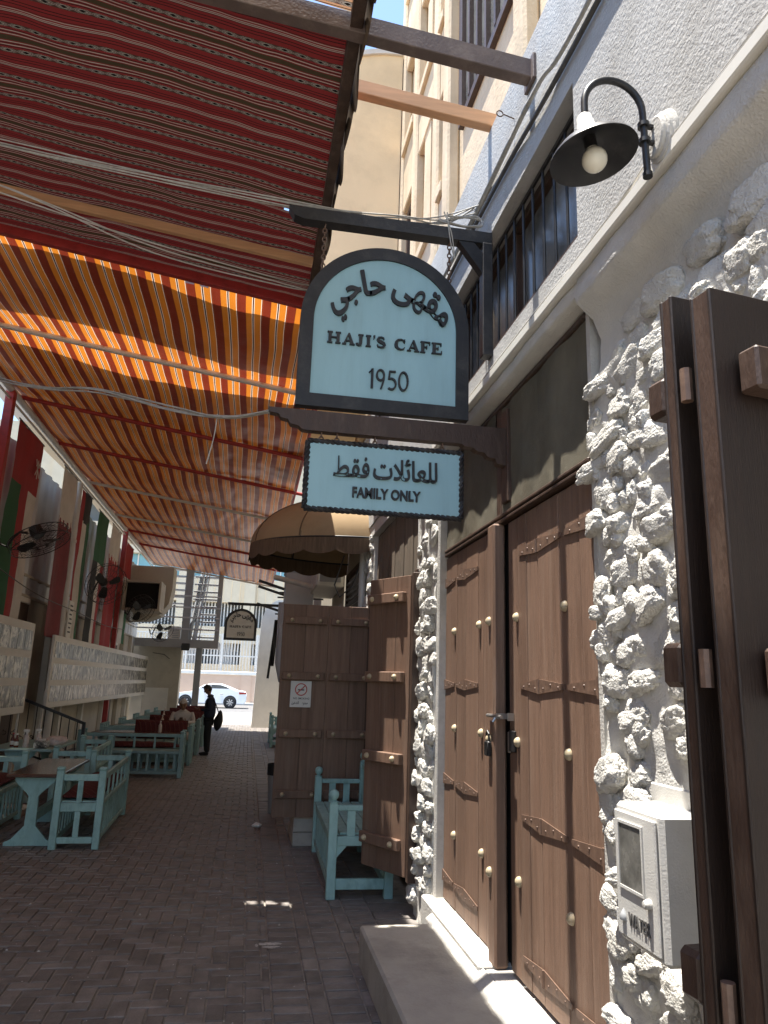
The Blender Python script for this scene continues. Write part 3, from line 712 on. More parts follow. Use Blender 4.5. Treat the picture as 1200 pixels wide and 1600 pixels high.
# ================================================================ TAN BUILDING above and behind the cafe wall
tb = thing('tan_building', 'tall sand coloured building with vertical ribs rising above the white cafe wall', 'building', (1.9, 6, 5.3))
TX = 1.48
fac = MB(); fac.box((TX, -6, 5.305), (6, 8.05, 12.6)); fac.box((TX + .001, 8.051, 5.305), (6, 20, 9.2)); facade = fac.build('facade', MT['tan'], tb)
for y in (1.6, 2.9, 3.55, 5.35, 5.75, 6.7, 7.5, 8.9, 10.4, 11.5, 13.0): MB().box((TX - .11, y - .10, 5.31), (TX - .001, y + .10, 12.6 if y < 8 else 9.2), .02).build('pilaster', MT['tan'], tb)
for y in (2.3, 6.2, 8.2, 9.7, 12.2):
    MB().prism([(-.16, 0), (.16, 0), (.10, 3.6), (-.10, 3.6)], (TX - .07, y, 5.31), Y_, Z_, X_ * .069).build('pilaster', MT['tan'], tb)
pls = [1.6, 2.9, 3.55, 5.35, 5.75, 6.7, 7.5, 8.9, 10.4, 11.5, 13.0]
for i in range(3, len(pls) - 1):
    for (za, zb) in ((5.31, 5.95 + .12 * (i % 2)), (7.25 - .15 * (i % 2), 7.95), (9.30 - .1 * (i % 3), 10.2), (11.4, 12.5)):
        if pls[i] >= 7.5 and za > 9: continue
        if pls[i + 1] > 8.95 and zb > 9.2: continue
        MB().box((TX - .085, pls[i] + .105, za), (TX - .002, pls[i + 1] - .105, zb), .012).build('spandrel', MT['tan'], tb)
        MB().box((TX - .125, pls[i] + .104, zb - .10), (TX - .0855, pls[i + 1] - .104, zb), .006).build('sill_band', MT['tan'], tb)
for (ya, yb, za, zb) in ((3.75, 5.15, 6.35, 8.6), (6.85, 7.35, 6.1, 7.05), (.3, 1.4, 6.3, 8.4), (9.1, 9.5, 6.1, 7.05)):
    mb = MB(); t = .07
    mb.box((TX - .045, ya, za), (TX - .002, ya + t, zb)); mb.box((TX - .045, yb - t, za), (TX - .002, yb, zb)); mb.box((TX - .045, ya + t, za), (TX - .002, yb - t, za + t)); mb.box((TX - .045, ya + t, zb - t), (TX - .002, yb - t, zb))
    w_ = mb.build('window', MT['brown_trim'], tb)
    MB().box((TX - .012, ya + t, za + t), (TX - .003, yb - t, zb - t)).build('pane', MT['glass'], w_)
    k = 0; yy = ya + .2
    while yy < yb - .1: MB().box((TX - .05, yy - .02, za + t), (TX - .013, yy + .02, zb - t)).build('bar', MT['brown_trim'], w_); yy += .22
for (y, zt, xo) in ((7.48, 9.40, .30), (8.82, 9.29, .25), (10.2, 9.25, .2), (11.6, 9.2, .15)):
    pr = [(TX - .12, 5.4), (TX - .12, zt)]
    for k in range(1, 9):
        t = k / 8; pr.append((TX - .12 - t * (TX - .12 - xo), zt - .42 * t ** 2))
    pr.append((xo, 5.4))
    MB().prism(pr, (0, y, 0), X_, Z_, Y_ * .8).build('bay', MT['tan2'], tb)
    MB().strip([(p[0], p[1] + .03) for p in pr[1:-1]], .07, (0, y - .03, 0), X_, Z_, Y_ * .1).build('coping', MT['whitepaint'], tb)
MB().box((1.0, 15, 5.0), (3, 17, 9.0)).build('rear_block', MT['tan2'], tb)
# ================================================================ LEFT BUILDING
lb = thing('left_building', 'cream building along the left of the alley with pale sheet wall above the flags', 'building', (-4, 14, 0))
mb = MB(); mb.box((-4.6, -8, 0), (-4.02, 27.0, 3.0)); mb.build('wall', MT['cream'], lb)
y = -8
mb = MB()
def fn(a, b):
    yy = -8 + 35 * a
    return (-3.98 + .018 * math.copysign(min(1, abs(math.sin(yy * 12)) * 2), math.sin(yy * 12)), yy, 3.0 + 2.35 * b)
mb.grid(900, 1, fn); mb.build('sheet_wall', MT['metalwall'], lb)
MB().box((-4.6, -8, 3.0), (-4.02, 27, 5.36)).build('wall', MT['cream'], lb)
for (ya, yb, za, zb) in ((13.15, 14.05, .1, 2.9), (9.2, 10.3, .1, 2.6), (22.2, 23.4, .1, 2.6)):
    dr = MB().box((-4.019, ya, za), (-3.97, yb, zb), .01).build('door', MT['brown_trim'], lb)
    MB().box((-4.018, ya - .1, za), (-3.95, ya - .002, zb + .1), .008).build('frame', MT['boardwhite'], dr); MB().box((-4.018, ya, zb + .002), (-3.95, yb, zb + .1), .008).build('frame', MT['boardwhite'], dr)
for z in (3.0, 3.35): MB().box((-4.019, -8, z), (-3.955, 26.9, z + .05), .01).build('ledge', MT['cream'], lb)
for y in (8.6, 11.9, 13.1, 15.6, 17.1, 19.3, 21.9, 24.2, 25.8): MB().box((-4.018, y - .06, .0), (-3.90, y + .06, 3.0), .01).build('pilaster', MT['boardwhite'] if int(y) % 2 else MT['cream'], lb)

# posts
def post(y, label, m='redpaint', r=.06, x=-3.62, zt=5.62, name='canopy_post'):
    t = thing(name, label, 'post', (x, y, 0), 0, None)
    MB().box((x - r, y - r, 0), (x + r, y + r, zt), .008).build('shaft', MT[m], t)
    MB().box((x - r * 1.8, y - r * 1.8, 0), (x + r * 1.8, y + r * 1.8, .02), .004).build('base_plate', MT[m], t); return t
post(10.55, 'red square canopy post left of the Omani flag')
post(20.7, 'red square canopy post beyond the second wall fan')
post(5.5, 'red square canopy post nearest the camera on the left')
t = thing('drain_pipe', 'tall white drain pipe between the maroon flag and the black and red flag', 'pipe', (-3.68, 15.2, 0))
MB().tube([(-3.68, 15.2, 0), (-3.68, 15.2, 5.5)], .085, 14).build('pipe', MT['whitepaint'], t, smooth=40)
for z in (1.0, 2.7, 4.3): MB().tube([(-3.68, 15.2, z - .03), (-3.68, 15.2, z + .03)], .10, 14).build('collar', MT['whitepaint'], t, smooth=40)

# flags
def flag(name, label, y0, y1, z0, z1, fnc, mats, x=-3.66):
    t = thing(name, label, 'flag', (x, (y0 + y1) / 2, z0), 0, 'flags hanging on the left wall')
    nu, nv = 22, 60; mb = MB(); sd = y0
    def fn(a, b):
        return (x + .03 * math.sin(a * 7 + sd) * (1.1 - b) + .025 * fbm(Vector((a * 2, b * 3, sd))), y0 + (y1 - y0) * a, z0 + (z1 - z0) * b)
    mb.grid(nu, nv, fn)
    mb.mi = [fnc((i + .5) / nu, (j + .5) / nv) for j in range(nv) for i in range(nu)]
    mb.build('cloth', [MT[m] for m in mats], t, smooth=60)
    MB().tube([(x, y0 - .04, z1 + .01), (x, y1 + .04, z1 + .01)], .012, 8).build('rod', MT['blackmetal'], t)
    return t
# seen from the alley: far side = a -> 1
om = flag('oman_flag', 'hanging Omani flag with red band at the top, green and white stripes', 11.2, 12.5, 2.42, 5.42,
     lambda a, b: 0 if b > .70 else (1 if a < .36 else (0 if a < .64 else 2)), ['flagred', 'shirtgreen', 'flagwhite'])
mb = MB()
for (p, q) in (((-.11, -.13), (.11, .13)), ((.11, -.13), (-.11, .13)), ((0, -.17), (0, .14)), ((-.08, .04), (.08, .04))):
    mb.strip([p, q], .022, (-3.61, 12.18, 4.93), Y_, Z_, X_ * .006)
mb.build('emblem', MT['flagwhite'], om)
zig = lambda a, k: abs(((a * k) % 1) - .5) * 2
flag('qatar_flag', 'hanging maroon and white Qatari flag with serrated edge, the nearer one', 13.95, 15.0, 2.36, 5.5, lambda a, b: 0 if b > .66 + .05 * zig(a, 4.5) else 1, ['flagwhite', 'flagmaroon'])
flag('kuwait_flag', 'hanging flag with red, white and green stripes and black top', 15.55, 16.5, 2.4, 5.48,
     lambda a, b: 3 if b > .78 + .1 * abs(a - .5) and a > .3 else (0 if a < .3 else (1 if a < .62 else 2)), ['flagred', 'flagwhite', 'shirtgreen', 'flagblack'])
flag('emirates_flag', 'hanging dark green flag with pale and black stripes beside the second fan', 17.3, 18.5, 2.4, 5.42,
     lambda a, b: 0 if b > .62 else (2 if a < .3 else (1 if a < .75 else 3)), ['shirtgreen', 'flagwhite', 'flagblack', 'flagred'])
flag('bahrain_flag', 'hanging white and red flag with serrated edge near the red post, the farther one', 19.0, 20.3, 2.4, 5.46, lambda a, b: 0 if b > .7 + .06 * zig(a, 5) else 1, ['flagwhite', 'flagred'])
flag('red_flag', 'hanging red and pale flag farthest down the left wall', 21.3, 22.5, 2.6, 5.4, lambda a, b: 0 if b > .66 else (1 if a < .6 else 2), ['flagred', 'flagwhite', 'shirtgreen'])

# photo boards: white board, three rows of glossy prints
def photo_board(label, y0, y1, z0, z1, cw, x=-3.52):
    t = thing('photo_board', label, 'board', (x, (y0 + y1) / 2, z0), 0, 'boards of photographs on the left wall')
    MB().box((x - .05, y0, z0), (x, y1, z1), .006).build('board', MT['boardwhite'], t)
    pm = {}
    nrow = 3; H_ = (z1 - z0); gap = .10 * H_ ; ph = (H_ - gap * 3.1) / 3
    n = int((y1 - y0 - .2) / cw); w = (y1 - y0 - .2) / n
    me = MB().box((0, 0, 0), (.006, w - .02, ph - .01)).mesh('photo'); me.materials.append(MT['photo'])
    for r in range(nrow):
        for k in range(n): place(me, 'photo', t, (x + .001, y0 + .1 + w * k + .01, z0 + gap * .8 + r * (ph + gap * .75)), (0, 0, 0))
    for y in (y0 + .05, y1 - .05): MB().box((x - .07, y - .035, 0), (x - .051, y + .035, z0 + .3)).build('leg', MT['whitepaint'], t)
    return t
photo_board('shorter white board of glossy photographs nearest the left edge', 9.3, 12.97, 1.08, 2.50, .36)
photo_board('long white board of glossy photographs beyond the black railing', 14.3, 27.2, 1.10, 2.40, .36)
# small vertical notice
t = thing('wall_notice', 'small vertical cream notice with dark lettering above the long photo board', 'notice', (-3.55, 15.35, 2.4))
MB().box((-3.58, 15.2, 2.40), (-3.55, 15.55, 3.12), .004).build('plate', MT['boardwhite'], t)
mb = MB()
for k in range(7): mb.box((-3.549, 15.26 + .03 * (k % 2), 2.5 + .085 * k), (-3.546, 15.50 - .03 * ((k + 1) % 3), 2.53 + .085 * k))
mb.build('print', MT['printblack'], t)

# wall fans
def wall_fan(loc, label, rz, tilt, r=.42):
    t = thing('wall_fan', label, 'fan', loc, rz, 'black fans on the left wall')
    M = Matrix.Translation(loc) @ Matrix.Rotation(rz, 4, 'Z')
    def B(mb, nm, m, sm=40):
        mb.v = [M @ v for v in mb.v]; return mb.build(nm, MT[m], t, smooth=sm)
    ax = Vector((math.cos(tilt), 0, -math.sin(tilt))); ux = Y_; uy = ax.cross(ux)
    mb = MB(); mb.tube([(-.62, 0, .02), (-.55, 0, -.12), (-.45, 0, -.16), (-.36, 0, -.02), (-.28, 0, .06), (-.16, 0, .04)], .018, 8); B(mb, 'arm', 'blackmetal')
    mb = MB(); mb.lathe([(.02, -.16), (.085, -.15), (.095, -.06), (.07, -.01), (.03, 0)], (0, 0, 0), 16, ax); B(mb, 'motor', 'blackmetal')
    for side, hgt in ((0, .0), (1, .13)):
        mb = MB(); c = ax * hgt
        for rr in ((.98, .72, .46, .22)):
            hh = (.0 if side == 0 else 0) + (1 - rr) * (.05 if side else -.03)
            mb.tube([c + ax * hh + (ux * math.cos(2 * math.pi * k / 28) + uy * math.sin(2 * math.pi * k / 28)) * r * rr for k in range(28)], .0065 if rr > .9 else .003, 5, False, True)
        for k in range(30):
            a = 2 * math.pi * k / 30; d = ux * math.cos(a) + uy * math.sin(a)
            mb.tube([c + d * .05 + ax * (.048 if side else -.029), c + d * r * .98 + ax * (.001)], .0028, 4, False)
        if side == 1:
            for k in range(16):
                a = 2 * math.pi * k / 16; d = (ux * math.cos(a) + uy * math.sin(a)) * r; mb.tube([d, d + ax * .13], .003, 4, False)
        B(mb, 'cage', 'blackmetal')
    for k in range(3):
        a = 2 * math.pi * k / 3 + .5; d = ux * math.cos(a) + uy * math.sin(a); e = ax.cross(d)
        mb = MB(); vs = []
        for (rr, w) in ((.07, .04), (.18, .08), (.28, .09), (.32, .05)):
            for sg in (-1, 1): vs.append(ax * (.07 + sg * w * .28) + d * rr + e * sg * w)
        vs2 = [v + ax * .006 for v in vs]
        mb.add(vs + vs2, [(0, 2, 3, 1), (2, 4, 5, 3), (4, 6, 7, 5), (8, 9, 11, 10), (10, 11, 13, 12), (12, 13, 15, 14), (0, 8, 10, 2), (2, 10, 12, 4), (4, 12, 14, 6), (1, 3, 11, 9), (3, 5, 13, 11), (5, 7, 15, 13), (6, 14, 15, 7), (0, 1, 9, 8)])
        B(mb, 'blade', 'blackmetal')
    return t
wall_fan((-3.12, 11.0, 3.62), 'black caged wall fan in front of the Omani flag, nearest to the camera', R(-14), R(62))
wall_fan((-3.22, 16.6, 3.66), 'black caged wall fan in front of the dark green flag', R(-50), R(22), .45)
wall_fan((-3.05, 20.6, 3.50), 'black caged wall fan beneath the brown box', R(-45), R(30))
wall_fan((-2.95, 25.2, 3.25), 'smallest black wall fan in front of the stair platform', R(-45), R(30), .4)
# cable slung along the flags
def cable(label, pts, r=.01, m='cable', name='cable', n=1, spread=.02, sub=10, cat='cable'):
    t = thing(name, label, cat, pts[0]); rr_ = random.Random(len(label))
    for k in range(n):
        P = []
        off = [Vector((rr_.uniform(-1, 1), rr_.uniform(-1, 1), rr_.uniform(-1, 1))) * spread for _ in pts]
        q = [Vector(p) + (off[i] if n > 1 else Vector()) for i, p in enumerate(pts)]
        for i in range(len(q) - 1):
            a = q[max(0, i - 1)]; b = q[i]; c = q[i + 1]; d = q[min(len(q) - 1, i + 2)]
            for j in range(sub):
                s_ = j / sub
                P.append(.5 * ((2 * b) + (c - a) * s_ + (2 * a - 5 * b + 4 * c - d) * s_ ** 2 + (3 * b - a - 3 * c + d) * s_ ** 3))
        P.append(q[-1]); MB().tube(P, r, 6).build('strand', MT[m], t, smooth=60)
    return t
cable('thin dark cable slung along the left wall below the fans', [(-3.6, 9.0, 3.35), (-3.55, 12.5, 3.0), (-3.55, 16, 2.95), (-3.55, 19, 2.9), (-3.6, 22, 3.0)], .008, 'cabledark')

# brown speaker / cooler box and duct at the end of the left wall
t = thing('cooler_box', 'brown air cooler box with dark opening on the left wall', 'air cooler', (-2.95, 21.3, 3.5))
mb = MB(); ya, yb, xa, xb, za, zb = 20.9, 21.9, -3.55, -2.55, 3.47, 4.30
for (a, b) in (((xa, ya, za), (xb, yb, za + .06)), ((xa, ya, zb - .06), (xb, yb, zb)), ((xa, ya, za + .06), (xa + .06, yb, zb - .06)), ((xb - .06, ya, za + .06), (xb, yb, zb - .06)), ((xa + .06, yb - .05, za + .06), (xb - .06, yb, zb - .06))): mb.box(a, b, .008)
mb.build('casing', MT['cream'], t)
MB().box((xa + .06, ya + .18, za + .06), (xb - .06, ya + .2, zb - .06)).build('opening', MT['dark'], t)
MB().box((xa + .1, ya + .3, za - .25), (xa + .2, yb - .2, za)).build('bracket', MT['grey'], t)
t = thing('curved_duct', 'cream curved air duct behind the brown cooler box', 'duct', (-3, 23, 3.4))
pr = [(-3.9, 3.3), (-3.1, 3.35), (-2.75, 3.5), (-2.5, 3.85), (-2.44, 4.3), (-2.44, 4.95), (-3.9, 4.95)]
MB().prism(pr, (0, 22.6, 0), X_, Z_, Y_ * .9).build('duct_body', MT['cream'], t, smooth=30)

# ---- end of the alley: wall block, steel platform and stair
t = thing('end_wall', 'cream wall block below the steel platform at the end of the left wall', 'wall', (-3.2, 27.5, 0))
MB().box((-5.5, 27.3, 0), (-2.42, 27.9, 3.0)).build('wall', MT['cream'], t)
MB().box((-4.0, 27.27, .1), (-2.75, 27.298, 1.35)).build('panel', MT['boardwhite'], t)
MB().tube([(-3.4, 27.27, 2.55), (-3.0, 27.25, 2.5), (-2.8, 27.25, 2.35)], .012, 6).build('cable', MT['cabledark'], t)
sp_ = thing('steel_staircase', 'grey steel staircase with platform, railings and column at the end of the alley', 'staircase', (-2.3, 27, 0))
MB().box((-3.9, 26.2, 2.78), (-1.12, 28.3, 2.98), .01).build('platform', MT['grey'], sp_)
MB().box((-3.9, 26.14, 2.72), (-1.12, 26.195, 3.0)).build('channel', MT['grey'], sp_)
MB().box((-1.9, 26.9, 0), (-1.68, 27.12, 2.78), .01).build('column', MT['grey'], sp_)
MB().box((-2.42, 26.4, 2.98), (-2.16, 26.66, 7.0), .01).build('column', MT['grey'], sp_)
MB().box((-1.28, 26.3, 2.98), (-1.12, 26.46, 5.4), .01).build('column', MT['grey'], sp_)
for z in (3.35, 3.75, 4.1, 4.5): MB().tube([(-3.9, 26.22, z), (-1.15, 26.22, z)], .025, 8).build('rail', MT['lightgrey'], sp_, smooth=40)
for k in range(9):
    z = 3.1 + k * .27
    MB().box((-2.15, 26.75 + .02 * k, z), (-1.3, 27.05 + .02 * k, z + .05), .006).build('tread', MT['grey'], sp_)
for k in range(10):
    z = 4.3 + k * .25
    MB().box((-2.95, 27.3, z), (-2.45, 27.6, z + .05), .006).build('tread', MT['grey'], sp_)
for x in (-2.15, -1.98): MB().bar((x, 26.6, 3.0), (x + .35, 27.5, 6.6), .05, .2).build('stringer', MT['grey'], sp_)
for x in (-2.0, -1.9, -1.8): MB().tube([(x, 26.5, 3.0), (x + .28, 26.5, 6.5)], .02, 6).build('rail', MT['lightgrey'], sp_)
t = thing('outdoor_unit', 'small white air conditioning unit standing on the steel platform', 'AC unit', (-2.6, 26.6, 2.98))
MB().box((-2.86, 26.45, 2.99), (-2.45, 26.8, 3.45), .01).build('casing', MT['boardwhite'], t)
for k in range(6): MB().box((-2.72, 26.435, 3.06 + k * .06), (-2.49, 26.449, 3.085 + k * .06)).build('slat', MT['grey'], t)
t = thing('floodlight', 'small black floodlight fixed below the steel platform', 'light fitting', (-2.2, 26.0, 2.7))
MB().box((-2.32, 25.9, 2.62), (-2.05, 26.1, 2.86), .02).build('housing', MT['blackmetal'], t); MB().box((-2.2, 26.1, 2.72), (-2.16, 26.139, 2.76)).build('bracket', MT['blackmetal'], t)

# ---- across the street
wl = thing('street_wall', 'low pinkish street wall with white coping behind the parked car', 'wall', (0, 56, 0))
MB().box((-30, 56, 0), (30, 56.4, 2.05)).build('wall', MT['pink'], wl)
MB().box((-30, 55.92, 2.05), (30, 56.5, 2.3), .03).build('coping', MT['boardwhite'], wl)
for x in (-26, -20, -14, -8, -.55, 4, 10, 16): MB().box((x, 55.93, 0), (x + .75, 55.999, 2.049)).build('pier', MT['pink'], wl)
fc = thing('street_fence', 'white vertical bar fence standing behind the street wall', 'fence', (0, 57, 0))
bm_ = MB().box((0, 0, 0), (.06, .06, 3.0)).mesh('bar'); bm_.materials.append(MT['whitepaint'])
for k in range(90): place(bm_, 'bar', fc, (-10 + k * .22, 57.2, 2.0))
for z in (4.95, 3.4): MB().box((-10, 57.18, z), (10, 57.28, z + .09)).build('rail', MT['whitepaint'], fc)
for k in range(8): MB().box((-10 + 2.6 * k, 57.1, 1.0), (-9.86 + 2.6 * k, 57.3, 5.1)).build('post', MT['whitepaint'], fc)
pk = thing('parking_building', 'cream multi storey parking building with barred openings and turquoise glazing', 'building', (0, 66, 0))
MB().box((-40, 63, 0), (40, 80, 22)).build('deck', MT['darkpanel'], pk)
for (za, zb) in ((0, 2.9), (4.6, 5.9), (7.9, 9.9), (11.6, 14), (16, 22)): MB().box((-40, 61.5, za), (40, 62.999, zb)).build('parapet', MT['beige'], pk)
for x in (-35, -29, -23, -17, -11.6, -6.2, -.85, 4.5, 10, 16, 22, 28): MB().box((x, 61.2, 0), (x + .9, 61.499, 22)).build('column', MT['beige'], pk)
MB().box((-40, 62.2, 9.901), (40, 62.9, 11.599)).build('glazing', MT['blueglass'], pk)
for k in range(40): MB().box((-24 + k * 1.3, 62.1, 9.901), (-23.9 + k * 1.3, 62.199, 11.599)).build('glazing_bar', MT['boardwhite'], pk)
bar2 = MB().box((0, 0, 0), (.09, .09, 1)).mesh('bar'); bar2.materials.append(MT['whitepaint'])
for (za, zb) in ((5.9, 7.9), (2.9, 4.6)):
    for k in range(64): place(bar2, 'bar', pk, (-11 + k * .26, 62.0, za), (0, 0, 0), (1, 1, zb - za))
for k in range(24): MB().box((-11 + k * .7, 61.47, 7.95), (-10.97 + k * .7, 61.499, 9.85)).build('joint', MT['tan2'], pk)
# parked car
car = thing('parked_car', 'white saloon car parked across the end of the alley', 'car', (-2.3, 48, 0))
cx0, cy0 = -4.55, 47.1
prof = [(0, .30), (.02, .62), (.12, .80), (.9, .92), (1.35, 1.0), (1.85, 1.34), (2.35, 1.46), (2.95, 1.44), (3.45, 1.28), (3.95, 1.08), (4.40, 1.02), (4.52, .86), (4.5, .45), (4.42, .28)]
def section(y, s):
    return [(x, y, z) for x, z in [(2.26 + (x - 2.26) * (1 - .03 * s), z - (.05 * s if z > 1.05 else 0)) for x, z in prof]]
mb = MB(); ys = [(0, 1.2), (.06, .3), (.3, 0), (1.5, 0), (1.74, .3), (1.8, 1.2)]
vs = []; n = len(prof)
for y, s in ys: vs += [Vector((cx0 + p[0], cy0 + p[1] + (.14 * max(0, p[2] - .95) * (1 if y < .9 else -1)), p[2])) for p in section(y, s)]
fs = [tuple(range(n)), tuple(range((len(ys) - 1) * n, len(ys) * n))]
for i in range(len(ys) - 1):
    for k in range(n): fs.append((i * n + k, i * n + (k + 1) % n, (i + 1) * n + (k + 1) % n, (i + 1) * n + k))
mb.add(vs, fs); mb.build('body', MT['carpaint'], car, smooth=35)
def cpoly(pts, nm, m, y=cy0 - .012, dep=.03):
    return MB().prism([(cx0 + p[0], p[1]) for p in pts], (0, y, 0), X_, Z_, Y_ * dep).build(nm, MT[m], car)
for pts in ([(1.5, 1.02), (1.92, 1.30), (2.28, 1.375), (2.28, 1.0)], [(2.34, 1.0), (2.34, 1.38), (2.85, 1.37), (3.25, 1.27), (3.55, 1.08), (3.5, 1.03)]): cpoly(pts, 'window', 'carglass', cy0 + .028, .03)
cpoly([(4.05, .84), (4.02, .97), (4.46, .95), (4.49, .86)], 'taillight', 'taillight')
cpoly([(.1, .66), (.12, .78), (.5, .84), (.45, .70)], 'headlight', 'alloy')
for x in (2.25, 2.36): cpoly([(2.9 if x > 2.3 else 1.95, .80), (2.9 if x > 2.3 else 1.95, .83), (3.08 if x > 2.3 else 2.13, .84), (3.08 if x > 2.3 else 2.13, .81)], 'handle', 'alloy', cy0 - .03)
cpoly([(1.38, .98), (1.36, 1.1), (1.56, 1.1), (1.56, 1.0)], 'mirror', 'carpaint', cy0 - .14, .12)
cpoly([(2.30, .35), (2.30, 1.0), (2.312, 1.0), (2.312, .35)], 'door_gap', 'rubber', cy0 - .004, .02)
for x in (.85, 3.52):
    for y, sg in ((cy0 + .02, -1), (cy0 + 1.78, 1)):
        w_ = MB().lathe([(.2, -.1), (.32, -.1), (.335, -.06), (.335, .08), (.32, .11), (.215, .115)], (cx0 + x, y, .335), 24, (0, sg, 0)).build('wheel', MT['rubber'], car, smooth=40)
        mb = MB(); mb.lathe([(.06, .10), (.06, .12), (0, .12)], (cx0 + x, y, .335), 16, (0, sg, 0)); mb.lathe([(.19, .09), (.215, .12), (.22, .09)], (cx0 + x, y, .335), 24, (0, sg, 0))
        for k in range(7):
            a = 2 * math.pi * k / 7; mb.bar((cx0 + x, y + sg * .11, .335), (cx0 + x + .2 * math.cos(a), y + sg * .11, .335 + .2 * math.sin(a)), .06, .03, up=(0, 1, 0))
        mb.build('rim', MT['alloy'], w_)
    MB().lathe([(0, 0), (.40, 0), (.40, .02), (0, .02)], (cx0 + x, cy0 - .002, .36), 24, (0, 1, 0)).build('wheel_arch', MT['rubber'], car)
# ================================================================ CANOPIES
rc = thing('red_canopy', 'dark red woven canopy with black and white stripes over the near part of the alley', 'canopy', (-1.6, 2, 5.3))
rz_ = lambda x, y: 5.235 - .14 * x
def fn(a, b):
    x = -4.3 + 4.62 * a; y = -5 + 11.22 * b
    s_ = .035 * math.sin(math.pi * ((y - 3.23) / 2.27 % 1)) ** 2
    return (x, y, rz_(x, y) - s_ + .025 * fbm(Vector((x * .8, y * .9, 2))) + .012 * fbm(Vector((x * 2, y * 3, 5))))
mb = MB(); n0 = 90
mb.grid(120, 220, lambda a, b: fn(a, .735 + .265 * b))
HO = ((.06, 4.955, .035, .022), (.15, 4.965, .045, .02), (.235, 4.95, .03, .022))
kf = []                                           # hidden holes added behind the sign bracket to let sun onto the step
for f_ in mb.f:
    c = sum((mb.v[i] for i in f_), Vector()) / 4
    kf.append(all(((c.x - h[0]) / h[2]) ** 2 + ((c.y - h[1]) / h[3]) ** 2 > 1 for h in HO))
mb.f = [f_ for f_, k in zip(mb.f, kf) if k]; mb.mi = [0] * len(mb.f)
mb.build('fabric', MT['sadu'], rc, smooth=60)
mb = MB(); mb.grid(40, 60, lambda a, b: fn(a, .50 + .228 * b)); mb.build('fabric', MT['sadutan'], rc, smooth=60)
MB().box((.285, .6, 5.11), (.355, 6.15, 5.225), .006).build('edge_beam', MT['brown_trim'], rc)
mb = MB(); rv = random.Random(3)
ny = 400
def vfn(a, b):
    y = -5 + 11.15 * a
    y = max(y, .6); ph = (y / .42 + .25 * math.sin(y * 1.7)) % 1; drop = .07 + .13 * (abs(math.sin(math.pi * ph)) ** .5) + .03 * math.sin(y * 2.3)
    return (.36 + .02 * b + .012 * math.sin(y * 9) * b, y, 5.235 - drop * b)
mb.grid(ny, 5, vfn); mb.build('valance', MT['valance'], rc, smooth=60)
MB().bar((-3.6, 5.62, 5.665), (.28, 5.46, 5.10), .05, .075, .004, up=(0, 0, 1)).build('rafter', MT['timber'], rc)
MB().bar((-3.6, .9, 5.60), (.28, .9, 5.10), .05, .075, .004).build('rafter', MT['timber'], rc)
t = thing('roof_beam', 'dusty brown steel beam crossing from the red canopy to the top of the white wall', 'beam', (1.3, 3.23, 5.05))
MB().bar((1.318, 3.22, 5.055), (-3.6, 3.24, 5.52), .075, .12, .004).build('beam', MT['beam'], t)
MB().box((1.30, 3.15, 4.97), (1.3195, 3.29, 5.13), .003).build('end_plate', MT['beam'], t)
t = thing('roof_beam', 'orange timber beam resting on the white wall beyond the brown steel beam', 'beam', (1.3, 3.96, 5.2))
MB().bar((1.42, 3.95, 5.352), (.30, 3.99, 5.50), .07, .10, .004).build('beam', MT['timber'], t)

oc = thing('orange_canopy', 'orange and dark red striped canopy on red and white poles over the far alley', 'canopy', (-1.6, 16, 5.4))
PY = [6.2, 8.35, 10.9, 13.05, 15.7, 18.8, 20.8, 22.9, 26.5]
def oz(x, y):
    for i in range(len(PY) - 1):
        if PY[i] <= y <= PY[i + 1]:
            t = (y - PY[i]) / (PY[i + 1] - PY[i]); s_ = math.sin(math.pi * t); break
    else: s_ = 0
    drop = max(0, (y - 22.9)) * .02
    return 5.205 - .14 * x - .05 * s_ - drop
def fn(a, b):
    x = -3.72 + 4.30 * a; y = 6.2 + 20.3 * b
    return (x, y, oz(x, y) + .02 * fbm(Vector((x * 1.3, y * .5, 8))) + .012 * fbm(Vector((x * 4, y * .8, 5))))
mb = MB().grid(160, 420, fn)
HO = ((-.66, 6.33, .06, .05), (-.80, 6.36, .04, .05), (-.52, 6.31, .03, .05))
kf = []                                           # hidden holes added behind the cross beam to let sun flecks through
for f_ in mb.f:
    c = sum((mb.v[i] for i in f_), Vector()) / 4
    kf.append(all(((c.x - h[0]) / h[2]) ** 2 + ((c.y - h[1]) / h[3]) ** 2 > 1 for h in HO))
mb.f = [f_ for f_, k in zip(mb.f, kf) if k]; mb.mi = [0] * len(mb.f)
mb.build('fabric', MT['orange'], oc, smooth=60)
for i, y in enumerate(PY):
    zc = lambda x: 5.205 - .14 * x - max(0, (y - 22.9)) * .02
    m = ['redpaint', 'whitepaint', 'redpaint', 'redpaint', 'whitepaint', 'whitepaint', 'redpaint', 'redpaint', 'whitepaint'][i]
    r = .055 if i == 0 else .032
    if i == 0: MB().bar((-3.62, y, zc(-3.62) - .05), (.6, y, zc(.6) - .05), .07, .085, .006).build('cross_beam', MT[m], oc)
    else: MB().tube([(-3.62, y, zc(-3.62) - .045), (.75, y, zc(.75) - .045)], r, 10).build('cross_pole', MT[m], oc, smooth=40)
MB().tube([(-3.62, 4, 5.63), (-3.62, 26.6, 5.63)], .05, 10).build('side_rail', MT['whitepaint'], oc, smooth=40)
MB().tube([(-3.62, 4, 5.50), (-3.62, 26.6, 5.50)], .018, 8).build('side_rail', MT['whitepaint'], oc, smooth=40)
MB().tube([(.6, 6.2, 5.09), (.6, 26.5, 5.02)], .022, 8).build('side_rail', MT['redpaint'], oc, smooth=40)
